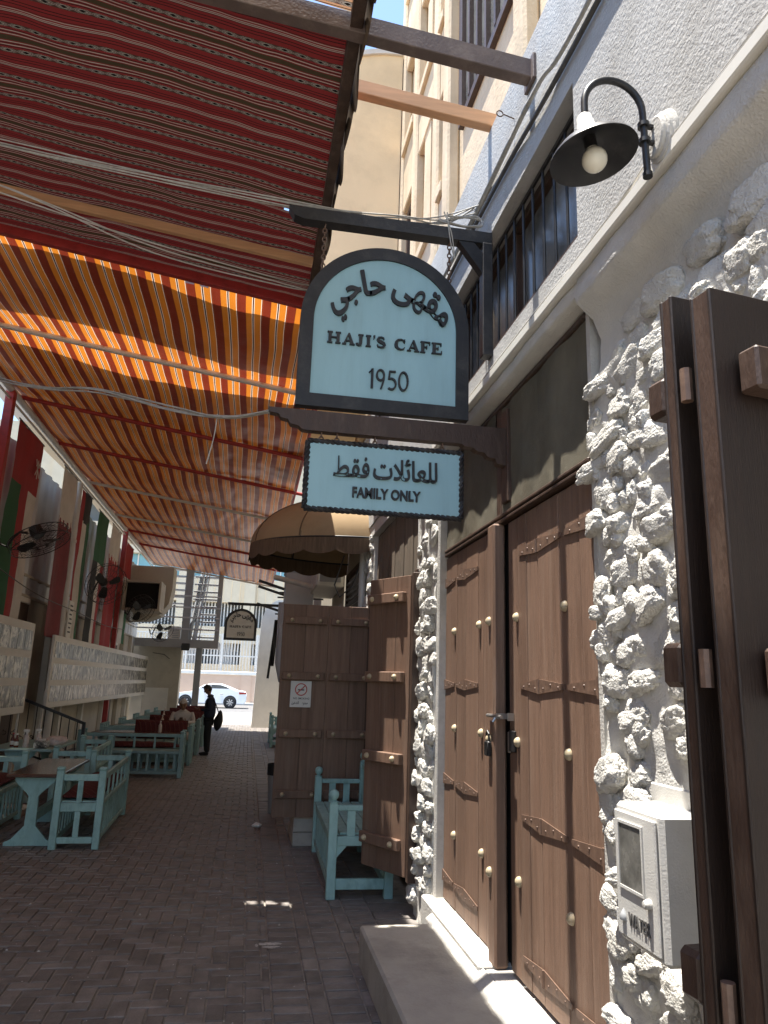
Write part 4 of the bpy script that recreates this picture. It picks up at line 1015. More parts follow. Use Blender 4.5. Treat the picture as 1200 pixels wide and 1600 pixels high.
# unseen net added to dim the striped vinyl, its gap leaving a bright stripe
sn = thing('added_shade_net', 'unseen grey net added above the orange canopy to dim it', 'shade net', (-1.6, 16, 5.9))
for (y0, y1) in ((6.55, 7.95), (8.95, 26.6)):
    MB().grid(20, 40, lambda a, b: (-4.5 + 5.05 * a, y0 + (y1 - y0) * b + .12 * math.sin(a * 9 + y0), 5.62 - .14 * (-4.5 + 5.05 * a) + .05 * math.sin(a * 8 + b * 15))).build('net', MT['dimming_net'], sn, smooth=60)

# ================================================================ SIGNS
def rope(mb, a, b, r=.011):
    a = Vector(a); b = Vector(b); d = b - a; L = d.length; d.normalize(); x = d.orthogonal().normalized(); y = d.cross(x)
    n = int(L / .008)
    for ph in (0, math.pi * 2 / 3, math.pi * 4 / 3):
        mb.tube([a + d * L * k / n + (x * math.cos(ph + k * .55) + y * math.sin(ph + k * .55)) * r * .62 for k in range(n + 1)], r * .72, 5)
def chain(par, p, q, n):
    p = Vector(p); q = Vector(q)
    for k in range(n):
        c = p.lerp(q, (k + .5) / n); L = (q - p).length / n * .72; w = .012
        side = X_ if k % 2 else Y_
        pts = [c + side * w * math.cos(a) + Z_ * (L * .85) * math.sin(a) for a in [2 * math.pi * i / 12 for i in range(12)]]
        MB().tube(pts, .0042, 6, False, True).build('chain_link', MT['iron'], par, smooth=60)
def AR(codes): return ''.join(chr(c) for c in reversed(codes))
MAQHA = AR([0xFEE3, 0xFED8, 0xFEEC, 0xFEF0]); HAJI_A = AR([0xFEA3, 0xFE8E, 0xFE9F, 0xFEF2])
FAQAT = AR([0xFED3, 0xFED8, 0xFEC2]); LILAILAT = AR([0xFEDF, 0xFEE0, 0xFECC, 0xFE8E, 0xFE8B, 0xFEFC, 0xFE95])
def serif_text(mb, body, o, u, v, dep, h):
    """slab-serif capitals, drawn stroke by stroke"""
    T = .24 * h; S = .085 * h; x = 0
    def bx(x0, y0, x1, y1): mb.prism([(x0, y0), (x1, y0), (x1, y1), (x0, y1)], o, u, v, dep)
    def sr(cx, y, w=.42 * h):
        bx(x + cx - w / 2, y, x + cx + w / 2, y + S)
    for ch in body:
        if ch == 'H':
            for cx in (.17 * h, .82 * h): bx(x + cx - T / 2, S, x + cx + T / 2, h - S); sr(cx, 0); sr(cx, h - S)
            bx(x + .17 * h + T / 2, .46 * h, x + .82 * h - T / 2, .56 * h); x += 1.16 * h
        elif ch == 'A':
            mb.prism([(x + .10 * h, S), (x + .22 * h, S), (x + .52 * h, h * .86), (x + .46 * h, h)], o, u, v, dep)
            mb.prism([(x + .66 * h, S), (x + .92 * h, S), (x + .58 * h, h), (x + .46 * h, h), (x + .45 * h, h * .95)], o, u, v, dep * 1.01)
            bx(x + .30 * h, .28 * h, x + .70 * h, .37 * h); sr(.16 * h, 0, .32 * h); sr(.80 * h, 0, .42 * h); x += 1.10 * h
        elif ch == 'J':
            bx(x + .38 * h - T / 2, .25 * h, x + .38 * h + T / 2, h - S); sr(.38 * h, h - S)
            mb.strip([(x + .38 * h, .26 * h), (x + .36 * h, .12 * h), (x + .25 * h, .05 * h), (x + .12 * h, .09 * h), (x + .09 * h, .20 * h)], [T, T * .9, T * .7, T * .7, T * .95], o, u, v, dep); x += .78 * h
        elif ch == 'I':
            bx(x + .22 * h - T / 2, S, x + .22 * h + T / 2, h - S); sr(.22 * h, 0); sr(.22 * h, h - S); x += .58 * h
        elif ch == "'":
            mb.strip([(x + .10 * h, h * 1.04), (x + .12 * h, h * .88), (x + .06 * h, h * .72)], [.15 * h, .13 * h, .05 * h], o, u, v, dep); x += .26 * h
        elif ch == 'S':
            P = [(.66, .74), (.60, .90), (.42, .955), (.22, .90), (.15, .74), (.24, .60), (.45, .50), (.64, .40), (.70, .25), (.60, .10), (.40, .045), (.18, .10), (.10, .27)]
            mb.strip([(x + a * h, b * h) for a, b in P], [k * h for k in (.05, .10, .10, .16, .22, .24, .25, .25, .22, .15, .10, .10, .06)], o, u, v, dep); x += .92 * h
        elif ch == 'C':
            P = [(.86, .72), (.78, .88), (.56, .95), (.33, .88), (.19, .68), (.17, .48), (.20, .28), (.35, .11), (.57, .05), (.78, .11), (.88, .26)]
            mb.strip([(x + a * h, b * h) for a, b in P], [k * h for k in (.13, .10, .10, .16, .24, .27, .24, .16, .10, .09, .06)], o, u, v, dep)
            bx(x + .82 * h, .66 * h, x + .90 * h, .97 * h); x += 1.08 * h
        elif ch in 'FE':
            bx(x + .20 * h - T / 2, S, x + .20 * h + T / 2, h - S); sr(.20 * h, 0); bx(x, h - S, x + .80 * h, h); bx(x + .74 * h, .72 * h, x + .80 * h, h - S)
            bx(x + .20 * h + T / 2, .46 * h, x + .52 * h, .55 * h); bx(x + .50 * h, .36 * h, x + .56 * h, .66 * h)
            if ch == 'E': bx(x + .40 * h, 0, x + .84 * h, S); bx(x + .78 * h, S, x + .84 * h, .30 * h)
            x += (1.0 if ch == 'E' else .95) * h
        else: x += .55 * h
    return x
def arch_sign(name, label, x0, x1, z0, z1, y, board_m, lit=True):
    """arch-topped board in the plane y, facing -Y"""
    w = (x1 - x0) / 2; cx = (x0 + x1) / 2; zc = z1 - w; k = w / .511
    t = thing(name, label, 'sign', (cx, y, z0), 0, None)
    def outl(ins, n=40):
        r = w - ins
        return [(cx + r * math.cos(math.pi * i / n), zc + r * math.sin(math.pi * i / n)) for i in range(n + 1)] + [(cx - r, z0 + ins), (cx + r, z0 + ins)]
    a = outl(0); b = outl(.078 * k); n = len(a); d = .06 * k
    mb = MB()
    P = lambda q, yy: Vector((q[0], yy, q[1]))
    vs = [P(q, y - d / 2) for q in a] + [P(q, y - d / 2) for q in b] + [P(q, y + d / 2) for q in a] + [P(q, y + d / 2) for q in b]
    fs = []
    for i in range(n):
        j = (i + 1) % n
        fs += [(i, j, n + j, n + i), (2 * n + i, 3 * n + i, 3 * n + j, 2 * n + j), (i, 2 * n + i, 2 * n + j, j), (n + i, n + j, 3 * n + j, 3 * n + i)]
    mb.add(vs, fs); mb.build('frame', MT['black'], t)
    MB().prism(outl(.0785 * k), (0, y - .018 * k, 0), X_, Z_, Y_ * .036 * k).build('panel', board_m, t)
    yl = y - .0185 * k; dp = -Y_ * .016 * k
    S_ = lambda v: v * k
    # curved Arabic line
    Rr = S_(.43); zc2 = z0 + S_(.325)
    def arc(ang0):
        def f(x, yy):
            th = ang0 - x / Rr
            t2 = math.pi / 2 + (th - math.pi / 2) * .55
            return (Rr * math.cos(th) + yy * math.cos(t2), Rr * math.sin(th) + yy * math.sin(t2))
        return f
    for body, a0, a1 in ((HAJI_A, 139, 92), (MAQHA, 87, 36)):
        _, wd_ = text_mb(body, S_(.225), (0, 0, 0), X_, Z_, Y_)
        mb, _ = text_mb(body, S_(.225), (cx, yl, zc2), X_, Z_, dp, .022, warp=arc(R(a0)), sx=Rr * R(a0 - a1) / wd_); mb.build('lettering', MT['black'], t)
    mb = MB(); hh = S_(.072); L = serif_text(MB(), "HAJI'S CAFE", Vector(), X_, Z_, dp, hh); f = S_(.70) / L
    serif_text(mb, "HAJI'S CAFE", Vector((cx - S_(.345), yl, z0 + S_(.402))), X_ * f, Z_, dp, hh); mb.build('lettering', MT['black'], t)
    mb = MB(); o = Vector((cx - S_(.09), yl, z0 + S_(.142))); c = S_(.125); wd = .082 * c
    mb.strip([(-.02 * c, .78 * c), (.13 * c, .98 * c), (.13 * c, .02 * c)], [wd * .6, wd * 1.3, wd * 1.3], o, X_, Z_, dp)
    el = lambda ox, oy, rx, ry, a0, a1, n=18: [((ox + rx * math.cos(R(a0 + (a1 - a0) * i / n))) * c, (oy + ry * math.sin(R(a0 + (a1 - a0) * i / n))) * c) for i in range(n + 1)]
    mb.strip(el(.52, .70, .17, .26, 0, 355), wd, o, X_, Z_, dp); mb.strip([(.69 * c, .72 * c), (.68 * c, .45 * c), (.56 * c, .02 * c)], wd, o, X_, Z_, dp * .98)
    mb.strip([(1.24 * c, .94 * c), (.96 * c, .94 * c), (.93 * c, .54 * c)] + el(1.05, .31, .21, .27, 105, -130), wd, o, X_, Z_, dp)
    mb.strip(el(1.62, .5, .21, .46, 0, 355), wd, o, X_, Z_, dp); mb.build('lettering', MT['black'], t)
    return t
SY = 3.95
s1 = arch_sign('hanging_sign', 'large arched pale blue cafe sign with black frame hanging from chains', .149, 1.171, 3.236, 4.301, SY, MT['signblue'])
chain(s1, (.265, SY, 4.43), (.265, SY, 4.10), 11); chain(s1, (1.05, SY, 4.43), (1.05, SY, 4.08), 12)
for x in (.265, 1.05): MB().lathe([(.012, 0), (.012, .03), (0, .035)], (x, SY, 4.06 + .02), 8).build('eye_bolt', MT['iron'], s1)
b1 = thing('sign_bracket', 'black timber bracket carrying the large arched sign from the upper wall', 'bracket', (1.3, SY, 4.2))
MB().prism([(.04, 4.505), (1.318, 4.505), (1.318, 4.425), (.13, 4.425), (.075, 4.445)], (0, SY - .04, 0), X_, Z_, Y_ * .08).build('beam', MT['black'], b1)
MB().box((1.255, SY - .05, 3.66), (1.3185, SY + .03, 4.424), .004).build('wall_post', MT['black'], b1)
MB().prism([(1.10, 4.424), (1.20, 4.424), (1.254, 4.36), (1.254, 4.22)], (0, SY - .035, 0), X_, Z_, Y_ * .06).build('brace', MT['black'], b1)
b2 = thing('sign_bracket', 'brown wooden bracket with scalloped ends between the two blue signs', 'bracket', (1.4, SY, 3.1))
pl_ = [(.0, 3.207), (.012, 3.178), (.06, 3.172), (.075, 3.15), (.115, 3.143), (.13, 3.118), (.175, 3.11), (.195, 3.092), (.22, 3.088), (1.13, 3.088), (1.15, 3.074), (1.20, 3.07), (1.225, 3.05), (1.27, 3.045), (1.29, 3.02), (1.335, 3.015), (1.345, 2.985), (1.405, 2.975), (1.405, 3.207)]
MB().prism(pl_, (0, SY - .03, 0), X_, Z_, Y_ * .06).build('beam', MT['brown_trim'], b2)
MB().box((1.402, SY - .05, 2.76), (1.436, SY + .06, 3.33), .005).build('wall_plate', MT['brown_trim'], b2)
s2 = thing('family_sign', 'rectangular pale blue sign with twisted black rope border below the arched sign', 'sign', (.68, SY, 2.63))
MB().box((.238, SY - .02, 2.638), (1.13, SY + .02, 3.03), .003).build('panel', MT['signblue'], s2)
mb = MB(); rope(mb, (.236, SY - .012, 2.638), (1.132, SY - .012, 2.638), .014); rope(mb, (.236, SY - .012, 3.03), (1.132, SY - .012, 3.03), .014); rope(mb, (.236, SY - .012, 2.638), (.236, SY - .012, 3.03), .014); rope(mb, (1.132, SY - .012, 2.638), (1.132, SY - .012, 3.03), .014)
mb.build('rope_border', MT['black'], s2, smooth=60)
mb, w = text_mb(FAQAT, .165, (0, 0, 0), X_, Z_, Y_); mb2, w2 = text_mb(LILAILAT, .165, (0, 0, 0), X_, Z_, Y_)
f = .60 / (w + w2 + .03)
text_mb(FAQAT, .165, (.385, SY - .0205, 2.835), X_ * f, Z_, -Y_ * .014, .013)[0].build('lettering', MT['black'], s2)
text_mb(LILAILAT, .165, (.385 + (w + .03) * f, SY - .0205, 2.835), X_ * f, Z_, -Y_ * .014, .013)[0].build('lettering', MT['black'], s2)
mb, w = text_mb('FAMILY ONLY', .08, (0, 0, 0), X_, Z_, Y_, .02); f = .385 / w
text_mb('FAMILY ONLY', .082, (.495, SY - .0205, 2.718), X_ * f, Z_, -Y_ * .012, .032)[0].build('lettering', MT['black'], s2)
for x in (.31, .40, .62, 1.02): chain(s2, (x, SY, 3.09), (x, SY, 3.035), 2)

# second arched sign far down the alley
s3 = arch_sign('hanging_sign', 'small distant arched grey white cafe sign hanging over the far alley', -.62, .10, 2.57, 3.285, 17.0, MT['boardwhite'])
b3 = thing('sign_bracket', 'black bracket arm carrying the distant arched sign', 'bracket', (1.3, 17, 3.4))
MB().box((-.58, 16.97, 3.36), (1.359, 17.03, 3.42), .004).build('beam', MT['black'], b3)
for x in (-.45, -.08): MB().tube([(x, 17, 3.361), (x, 17, 3.25)], .008, 6).build('chain', MT['iron'], b3)
for k, (y, z, lab) in enumerate(((13.6, 3.40, 'uppermost thin black bracket arm sticking out beside the pale duct'), (14.6, 3.42, 'middle thin black bracket arm sticking out beside the pale duct'), (15.6, 3.18, 'lowest thin black bracket arm beside the pale duct with black strips hanging on it'))):
    t = thing('bracket_arm', lab, 'bracket', (.6, y, z))
    MB().bar((.06, y, z + .10), (.62, y, z - .06), .03, .05).build('arm', MT['black'], t); MB().bar((.45, y, z - .10), (1.36, y, z - .10), .03, .03).build('rail', MT['black'], t)
t = thing('black_streamers', 'narrow black strips of cloth hanging from the lowest bracket arm', 'streamer', (.42, 15.6, 2.0))
MB().grid(4, 14, lambda a, b: (.40 + .09 * a + .05 * b, 15.55 + .03 * math.sin(b * 9 + a * 3), 2.0 + .95 * b)).build('strip', MT['blackcloth'], t)
MB().grid(4, 14, lambda a, b: (.36 + .05 * a + .09 * b, 15.60 + .03 * math.sin(b * 7), 1.75 + 1.1 * b)).build('strip', MT['blackcloth'], t)
t = thing('pipe_arm', 'pale pipe arm pointing out of the wall above the thin bracket arms', 'pipe', (.6, 12.0, 3.4))
MB().tube([(.30, 12.0, 3.36), (1.0, 11.9, 3.2)], .045, 10).build('pipe', MT['whitepaint'], t, smooth=40)

# no smoking notice
ns = thing('no_smoking_notice', 'white no smoking notice with red ring on the open brown door', 'sign', (.575, 8.29, 1.44))
MB().box((.462, 8.286, 1.43), (.690, 8.296, 1.712), .002).build('plate', MT['paperwhite'], ns)
mb = MB(); c = (.578, 1.62); mb.strip([(c[0] + .062 * math.cos(2 * math.pi * k / 32), c[1] + .062 * math.sin(2 * math.pi * k / 32)) for k in range(32)], .011, (0, 8.2855, 0), X_, Z_, -Y_ * .001, True)
mb.strip([(c[0] - .044, c[1] - .044), (c[0] + .044, c[1] + .044)], .011, (0, 8.2852, 0), X_, Z_, -Y_ * .001); mb.build('ring', MT['printred'], ns)
mb = MB(); mb.strip([(c[0] - .035, c[1] - .004), (c[0] + .035, c[1] - .004)], .013, (0, 8.2856, 0), X_, Z_, -Y_ * .0004); mb.strip([(c[0] + .03, c[1] + .01), (c[0] + .02, c[1] + .025), (c[0] + .034, c[1] + .04)], .005, (0, 8.2856, 0), X_, Z_, -Y_ * .0004); mb.build('cigarette', MT['printblack'], ns)
text_mb('NO SMOKING', .028, (.495, 8.2857, 1.515), X_, Z_, -Y_ * .0006, .01)[0].build('lettering', MT['printblack'], ns)
mb, w = text_mb(AR([0xFEE3, 0xFEE4, 0xFEE8, 0xFEEE, 0xFEC9, 0x20, 0xFE8D, 0xFEDF, 0xFE98, 0xFEAA, 0xFEA7, 0xFEF4, 0xFEE6]), .042, (0, 0, 0), X_, Z_, Y_)
text_mb(AR([0xFE8D, 0xFEDF, 0xFE98, 0xFEAA, 0xFEA7, 0xFEF4, 0xFEE6]), .042, (.48, 8.2857, 1.465), X_ * .62, Z_, -Y_ * .0006, .02)[0].build('lettering', MT['printblack'], ns)
text_mb(AR([0xFEE3, 0xFEE4, 0xFEE8, 0xFEEE, 0xFEC9]), .042, (.595, 8.2857, 1.465), X_ * .62, Z_, -Y_ * .0006, .02)[0].build('lettering', MT['printblack'], ns)

# ================================================================ WALL LAMP
lm = thing('wall_lamp', 'black gooseneck wall lamp with wide dish shade and round bulb', 'lamp', (1.30, 2.0, 3.6))
pts = [(1.238, 2.0, 3.45), (1.232, 2.0, 3.70)]
cxl, czl, rl = 1.122, 3.70, .110
pts += [(cxl + rl * math.cos(a), 2.0, czl + .115 * math.sin(a)) for a in [math.pi * k / 18 for k in range(1, 19)]] + [(1.012, 2.0, 3.635)]
MB().tube(pts, .0125, 12).build('arm', MT['blackmetal'], lm, smooth=50)
for x, z, r in ((1.238, 3.44, .017), (1.234, 3.575, .021), (1.233, 3.64, .021)): MB().tube([(x, 2.0, z), (x, 2.0, z + .016)], r, 12).build('collar', MT['blackmetal'], lm, smooth=40)
mb = MB()
for z in (3.582, 3.647): mb.bar((1.235, 2.0, z), (1.295, 2.0, z), .016, .012)
mb.build('clamp', MT['blackmetal'], lm)
mb = MB()
for k, (r, x) in enumerate(((.078, 1.302), (.070, 1.285), (.058, 1.268))): mb.lathe([(r, 0), (r, .012), (r * .9, .017)], (x + .017, 2.0, 3.61), 18, (-1, 0, 0))
for v in mb.v: v.z = 3.61 + (v.z - 3.61) * 1.35
mb.build('rose_plate', MT['curb'], lm, smooth=30)
ax = Vector((-.17, .05, 1)).normalized(); sc0 = Vector((1.012, 2.0, 3.62))
mb = MB(); mb.lathe([(.016, .03), (.026, .02), (.026, .0), (.030, -.005), (.034, -.045), (.046, -.06)], sc0, 24, ax); mb.build('socket_cap', MT['whitepaint'], lm, smooth=50)
mb = MB(); mb.lathe([(.040, -.055), (.075, -.075), (.120, -.105), (.147, -.135), (.150, -.142), (.146, -.140), (.118, -.112), (.072, -.082), (.035, -.065)], sc0, 40, ax); mb.build('shade', MT['shadein'], lm, smooth=50)
mb = MB(); mb.lathe([(.022, -.066), (.022, -.115), (.028, -.12)], sc0, 16, ax); mb.build('lampholder', MT['blackmetal'], lm, smooth=50)
mb = MB(); cb = sc0 - ax * .155; mb.sphere(cb, .043, 20); mb.lathe([(.022, -.112), (.030, -.128), (.036, -.14)], sc0, 16, ax); mb.build('bulb', MT['bulb'], lm, smooth=60)

# ================================================================ WATER METER BOX
wb = thing('water_meter_box', 'white enamelled water meter box on the stone wall beside the door', 'meter box', (1.3, 2.12, .98))
MB().box((1.15, 1.985, .985), (1.40, 2.25, 1.372), .012).build('casing', MT['box'], wb)
MB().box((1.285, 1.965, .97), (1.30, 2.27, 1.425), .004).build('back_plate', MT['box'], wb)
MB().box((1.139, 2.004, 1.005), (1.149, 2.236, 1.352), .004).build('door', MT['box'], wb)
mb = MB(); fy0, fy1, fz0, fz1 = 2.075, 2.205, 1.145, 1.318
for (a, b) in (((fy0 - .008, fz0 - .008), (fy1 + .008, fz0)), ((fy0 - .008, fz1), (fy1 + .008, fz1 + .008)), ((fy0 - .008, fz0), (fy0, fz1)), ((fy1, fz0), (fy1 + .008, fz1))): mb.box((1.134, a[0], a[1]), (1.139, b[0], b[1]))
mb.build('window_frame', MT['box'], wb)
MB().box((1.1365, fy0, fz0), (1.1389, fy1, fz1)).build('window', MT['clearpanel'], wb)
MB().lathe([(.014, 0), (.014, .008), (.009, .02), (0, .021)], (1.139, 2.045, 1.13), 12, (-1, 0, 0)).build('knob', MT['box'], wb, smooth=40)
mb, w = text_mb('WATER', .05, (0, 0, 0), -Y_, Z_, Y_); f = .118 / w
text_mb('WATER', .05, (1.139, 2.165, 1.045), -Y_ * f, Z_, -X_ * .004, .006)[0].build('lettering', MT['cabledark'], wb)  # white embossing given a dark colour in place of its relief shading
mb = MB(); mb.lathe([(0, -.012), (.011, -.008), (.013, 0), (.009, .010), (0, .024)], (1.137, 2.195, 1.058), 12); mb.build('drop_emblem', MT['grey'], wb, smooth=50)
for z in (1.05, 1.30): MB().tube([(1.143, 2.238, z - .02), (1.143, 2.238, z + .02)], .006, 8).build('hinge', MT['box'], wb)

# ================================================================ CABLES
cable('thin grey cable along the white wall below its top edge', [(1.29, -1, 4.74), (1.295, 2.4, 4.74), (1.29, 3.1, 4.80), (1.295, 4.2, 4.86), (1.29, 6, 4.84), (1.3, 8.5, 4.86)], .011, 'cable', n=2, spread=.018)
cable('dark conduit running along the white wall under the roof beams', [(1.30, -1, 4.66), (1.30, 2.4, 4.655), (1.30, 4.2, 4.76), (1.30, 8.5, 4.78)], .013, 'cabledark')
cable('loose bundle of pale cables lying on the ledge above the door', [(1.306, -1, 3.568), (1.306, 1.2, 3.568), (1.306, 1.95, 3.57), (1.298, 2.1, 3.585), (1.306, 2.4, 3.568), (1.306, 3.2, 3.572), (1.306, 4.2, 3.57), (1.306, 5.2, 3.57)], .0045, 'whitepaint', n=5, spread=.006)
cable('dark cable bundle crossing the alley above the sign bracket', [(-4, 4.3, 5.2), (-1.73, 4.2, 4.86), (.03, 3.97, 4.54), (.7, 3.96, 4.545), (1.0, 3.98, 4.60), (1.26, 4.1, 4.80)], .0045, 'cable', n=5, spread=.028)
cable('grey cable loop tied beside the window head', [(1.0, 3.98, 4.60), (1.15, 3.97, 4.56), (1.27, 3.97, 4.60), (1.24, 4.0, 4.66), (1.05, 3.99, 4.62)], .007, 'cable', n=2, spread=.012)
cable('white cables sagging below the red canopy', [(-3.6, 5.0, 5.52), (-2.0, 5.05, 5.12), (-1.0, 5.5, 5.06), (0, 5.9, 5.14), (.3, 6.0, 5.17)], .0055, 'whitepaint', n=3, spread=.04)
cable('wavy bundle of pale cables running to the brown sign bracket', [(-4.0, 6.5, 4.62), (-2.5, 6.2, 4.16), (-1.75, 5.6, 3.83), (-1.2, 5.1, 3.66), (-.62, 4.6, 3.40), (-.25, 4.25, 3.235), (.01, 3.96, 3.19)], .006, 'cable', n=4, spread=.018)
cable('thin cable ends dangling from the pale cable bundle', [(-.3, 4.3, 3.27), (-.31, 4.3, 3.12), (-.34, 4.3, 2.95)], .004, 'cable')
cable('wire tied round the end of the black sign bracket', [(1.02, 3.9, 4.60), (1.04, 3.9, 4.42), (1.07, 3.9, 4.28), (1.05, 3.9, 4.45), (1.0, 3.9, 4.60)], .004, 'cable')
t = thing('wall_hook', 'small rusty ring hook under the end of the brown roof beam', 'hook', (1.3, 3.5, 5.0))
MB().tube([(1.23 + .02 * math.cos(a), 3.5, 5.02 + .02 * math.sin(a)) for a in [2 * math.pi * k / 12 for k in range(12)]], .004, 6, False, True).build('ring', MT['iron'], t); MB().tube([(1.32, 3.5, 5.0), (1.25, 3.5, 5.02)], .004, 6).build('stem', MT['iron'], t)

# ================================================================ DOME AWNING
aw = thing('dome_awning', 'faded tan dome awning with dark scalloped valance beyond the signs', 'awning', (1.34, 9.7, 3.4))
AX, AYR, AZ = 1.45, 1.08, .72
def dome(u, v): # u 0..1 around, v 0..1 up
    a = -math.pi / 2 + math.pi * u; e = v * math.pi / 2
    fac = 1 - .025 * (abs(math.sin(u * math.pi * 5)) < .0)
    return (1.345 - AX * math.cos(a) * math.cos(e), 9.7 + AYR * math.sin(a) * math.cos(e) ** .9, 3.45 + AZ * math.sin(e))
nseg = 5
for k in range(nseg):
    MB().grid(10, 14, lambda a, b: dome((k + a) / nseg, b)).build('panel', MT['awning'], aw, smooth=60)
    if k: MB().tube([tuple(Vector(dome(k / nseg, j / 14)) + Vector((-.004, 0, .004))) for j in range(15)], .008, 6).build('seam', MT['valance'], aw)
def val(a, b):
    p = Vector(dome(a, 0)); ph = (a * 11) % 1
    return (p.x - .012 * b, p.y, 3.45 - b * (.17 + .055 * abs(math.sin(math.pi * ph)) ** .7))
MB().grid(120, 4, val).build('valance', MT['valance'], aw, smooth=60)
MB().tube([tuple(Vector(dome(k / 30, 0)) + Vector((.012, 0, -.01))) for k in range(31)], .012, 8).build('rim_tube', MT['blackmetal'], aw, smooth=60)
for k in range(1, nseg): MB().tube([tuple(Vector(dome(k / nseg, j / 14)) * 1 + Vector((.015, 0, -.02))) for j in range(15)], .01, 6).build('rib', MT['blackmetal'], aw)
# ================================================================ FURNITURE
def bench_ball(loc, rz, label, group):
    """turquoise bench with ball finials; local: length along Y (0..1.7), back at x=.475"""
    t = thing('garden_bench', label, 'bench', loc, rz, group); M = WM[t.name].inverted()
    def B(mb, nm, sm=None, par=None):
        mb.v = [M @ v for v in mb.v]; return mb.build(nm, MT['teal'], par or t, smooth=sm)
    L, D = 1.70, .475
    for (x, y, h) in ((0, 0, .73), (0, L, .73), (D, 0, .885), (D, L, .885)):
        p = B(MB().box((x - .037, y - .037, 0), (x + .037, y + .037, h), .006), 'post')
        mb = MB(); mb.lathe([(.037, h), (.040, h + .012), (.018, h + .022), (.022, h + .028), (.036, h + .045), (.041, h + .066), (.036, h + .088), (.020, h + .102), (0, h + .106)], (x, y, 0), 18)
        B(mb, 'finial', 50, p)
    for y in (0, L):
        B(MB().box((.037, y - .022, .672), (D - .037, y + .022, .715), .006), 'arm_rail'); B(MB().box((.037, y - .02, .40), (D - .037, y + .02, .475), .005), 'seat_rail'); B(MB().box((.037, y - .018, .07), (D - .037, y + .018, .152), .005), 'low_rail')
        for x in (.15, .30): B(MB().box((x - .033, y - .011, .476), (x + .033, y + .011, .671)), 'slat')
        B(MB().prism([(.038, .399), (.12, .399), (.038, .31)], (0, y - .012, 0), X_, Z_, Y_ * .024), 'brace')
    for x, z0, z1 in ((0, .40, .472), (0, .07, .13), (D, .82, .875), (D, .43, .48), (D, .07, .13)): B(MB().box((x - .02, .037, z0), (x + .02, L - .037, z1), .005), 'rail')
    for k in range(15):
        y = .1 + k * (L - .2) / 14; B(MB().box((D - .011, y - .022, .481), (D + .011, y + .022, .819)), 'slat')
    for k in range(13):
        y = .11 + k * (L - .22) / 12; B(MB().box((-.010, y - .026, .131), (.010, y + .026, .399)), 'slat')
    for k in range(5): B(MB().box((-.03 + k * .094, .04, .474), (.055 + k * .094, L - .04, .494), .004), 'seat_board')
    return t
bA = bench_ball((.772, 6.42, 0), R(-1), 'turquoise slatted bench with ball finials between the open brown doors', 'turquoise ball finial benches')
dup(bA, (.70, 20.2, 0), R(0), 'distant turquoise bench standing by the white pillar on the right')
def bench_box(name, loc, rz, L, label, group, m='teal', D=.41, slats=True):
    """low bench with box ends; local: length along Y, back (slatted) at x=0, seat towards -x"""
    t = thing(name, label, 'bench', loc, rz, group); M = WM[t.name].inverted()
    def B(mb, nm, par=None):
        mb.v = [M @ v for v in mb.v]; return mb.build(nm, MT[m], par or t)
    for y in (0, L):
        for x in (0, -D):
            p = B(MB().box((x - .035, y - .035, 0), (x + .035, y + .035, .75), .006), 'post'); B(MB().box((x - .04, y - .04, .751), (x + .04, y + .04, .785), .012), 'cap', p)
        for (za, zb) in ((.65, .715), (.355, .44), (.055, .115)): B(MB().box((-D + .035, y - .02, za), (-.035, y + .02, zb), .005), 'end_rail')
        for (za, zb) in ((.441, .649), (.116, .354)): B(MB().box((-D / 2 - .026, y - .014, za), (-D / 2 + .026, y + .014, zb)), 'end_slat')
    for x in ((0, -D)):
        for (za, zb) in (((.65, .71), (.40, .45), (.06, .11)) if x == 0 else ((.40, .45), (.06, .11))): B(MB().box((x - .018, .035, za), (x + .018, L - .035, zb), .005), 'rail')
        n = int(L / .15)
        for k in range(n):
            y = .1 + k * (L - .2) / (n - 1); B(MB().box((x - .009, y - .02, .111), (x + .009, y + .02, .399)), 'slat')
    for k in range(max(5, int(L / .3))):
        n = max(5, int(L / .3)); y = .15 + k * (L - .3) / (n - 1); B(MB().box((-.009, y - .018, .451), (.009, y + .018, .649)), 'slat')
    B(MB().box((-D + .02, .035, .43), (-.02, L - .035, .452), .003), 'seat_board')
    return t
def cushion(loc, rz, sx, sy, sz, label, group='dark red cushions', tilt=0.):
    t = thing('seat_cushion', label, 'cushion', loc, rz, group); M = WM[t.name].inverted()
    def fn(a, b):
        x = (a - .5); y = (b - .5); k = (1 - (2 * abs(x)) ** 6) * (1 - (2 * abs(y)) ** 6)
        return x * sx, y * sy, k
    mb = MB(); n = 14
    mb.grid(n, n, lambda a, b: (fn(a, b)[0], fn(a, b)[1], sz * (.35 + .65 * fn(a, b)[2]) + .012 * math.sin(b * 40) * fn(a, b)[2] * .4)); mb.grid(n, n, lambda a, b: (fn(a, b)[0], fn(a, b)[1], sz * .3 * (1 - fn(a, b)[2])))
    mb.tube([(-.5 * sx, -.5 * sy, sz * .33), (.5 * sx, -.5 * sy, sz * .33), (.5 * sx, .5 * sy, sz * .33), (-.5 * sx, .5 * sy, sz * .33)], sz * .1, 6, False, True)
    Rt = Matrix.Rotation(tilt, 4, 'X')
    mb.v = [M @ (Rt @ v) for v in mb.v]; mb.build('pad', MT['redcush'], t, smooth=60); return t
m_, n_, l_, b_ = newmat('dark_red_woven_cushion')
geo = nd(n_, 'ShaderNodeNewGeometry'); sp = nd(n_, 'ShaderNodeSeparateXYZ'); l_.new(geo.outputs['Position'], sp.inputs[0])
v_ = math_(n_, l_, 'FRACT', math_(n_, l_, 'MULTIPLY', math_(n_, l_, 'ADD', sp.outputs[1], sp.outputs[0]), 11.))
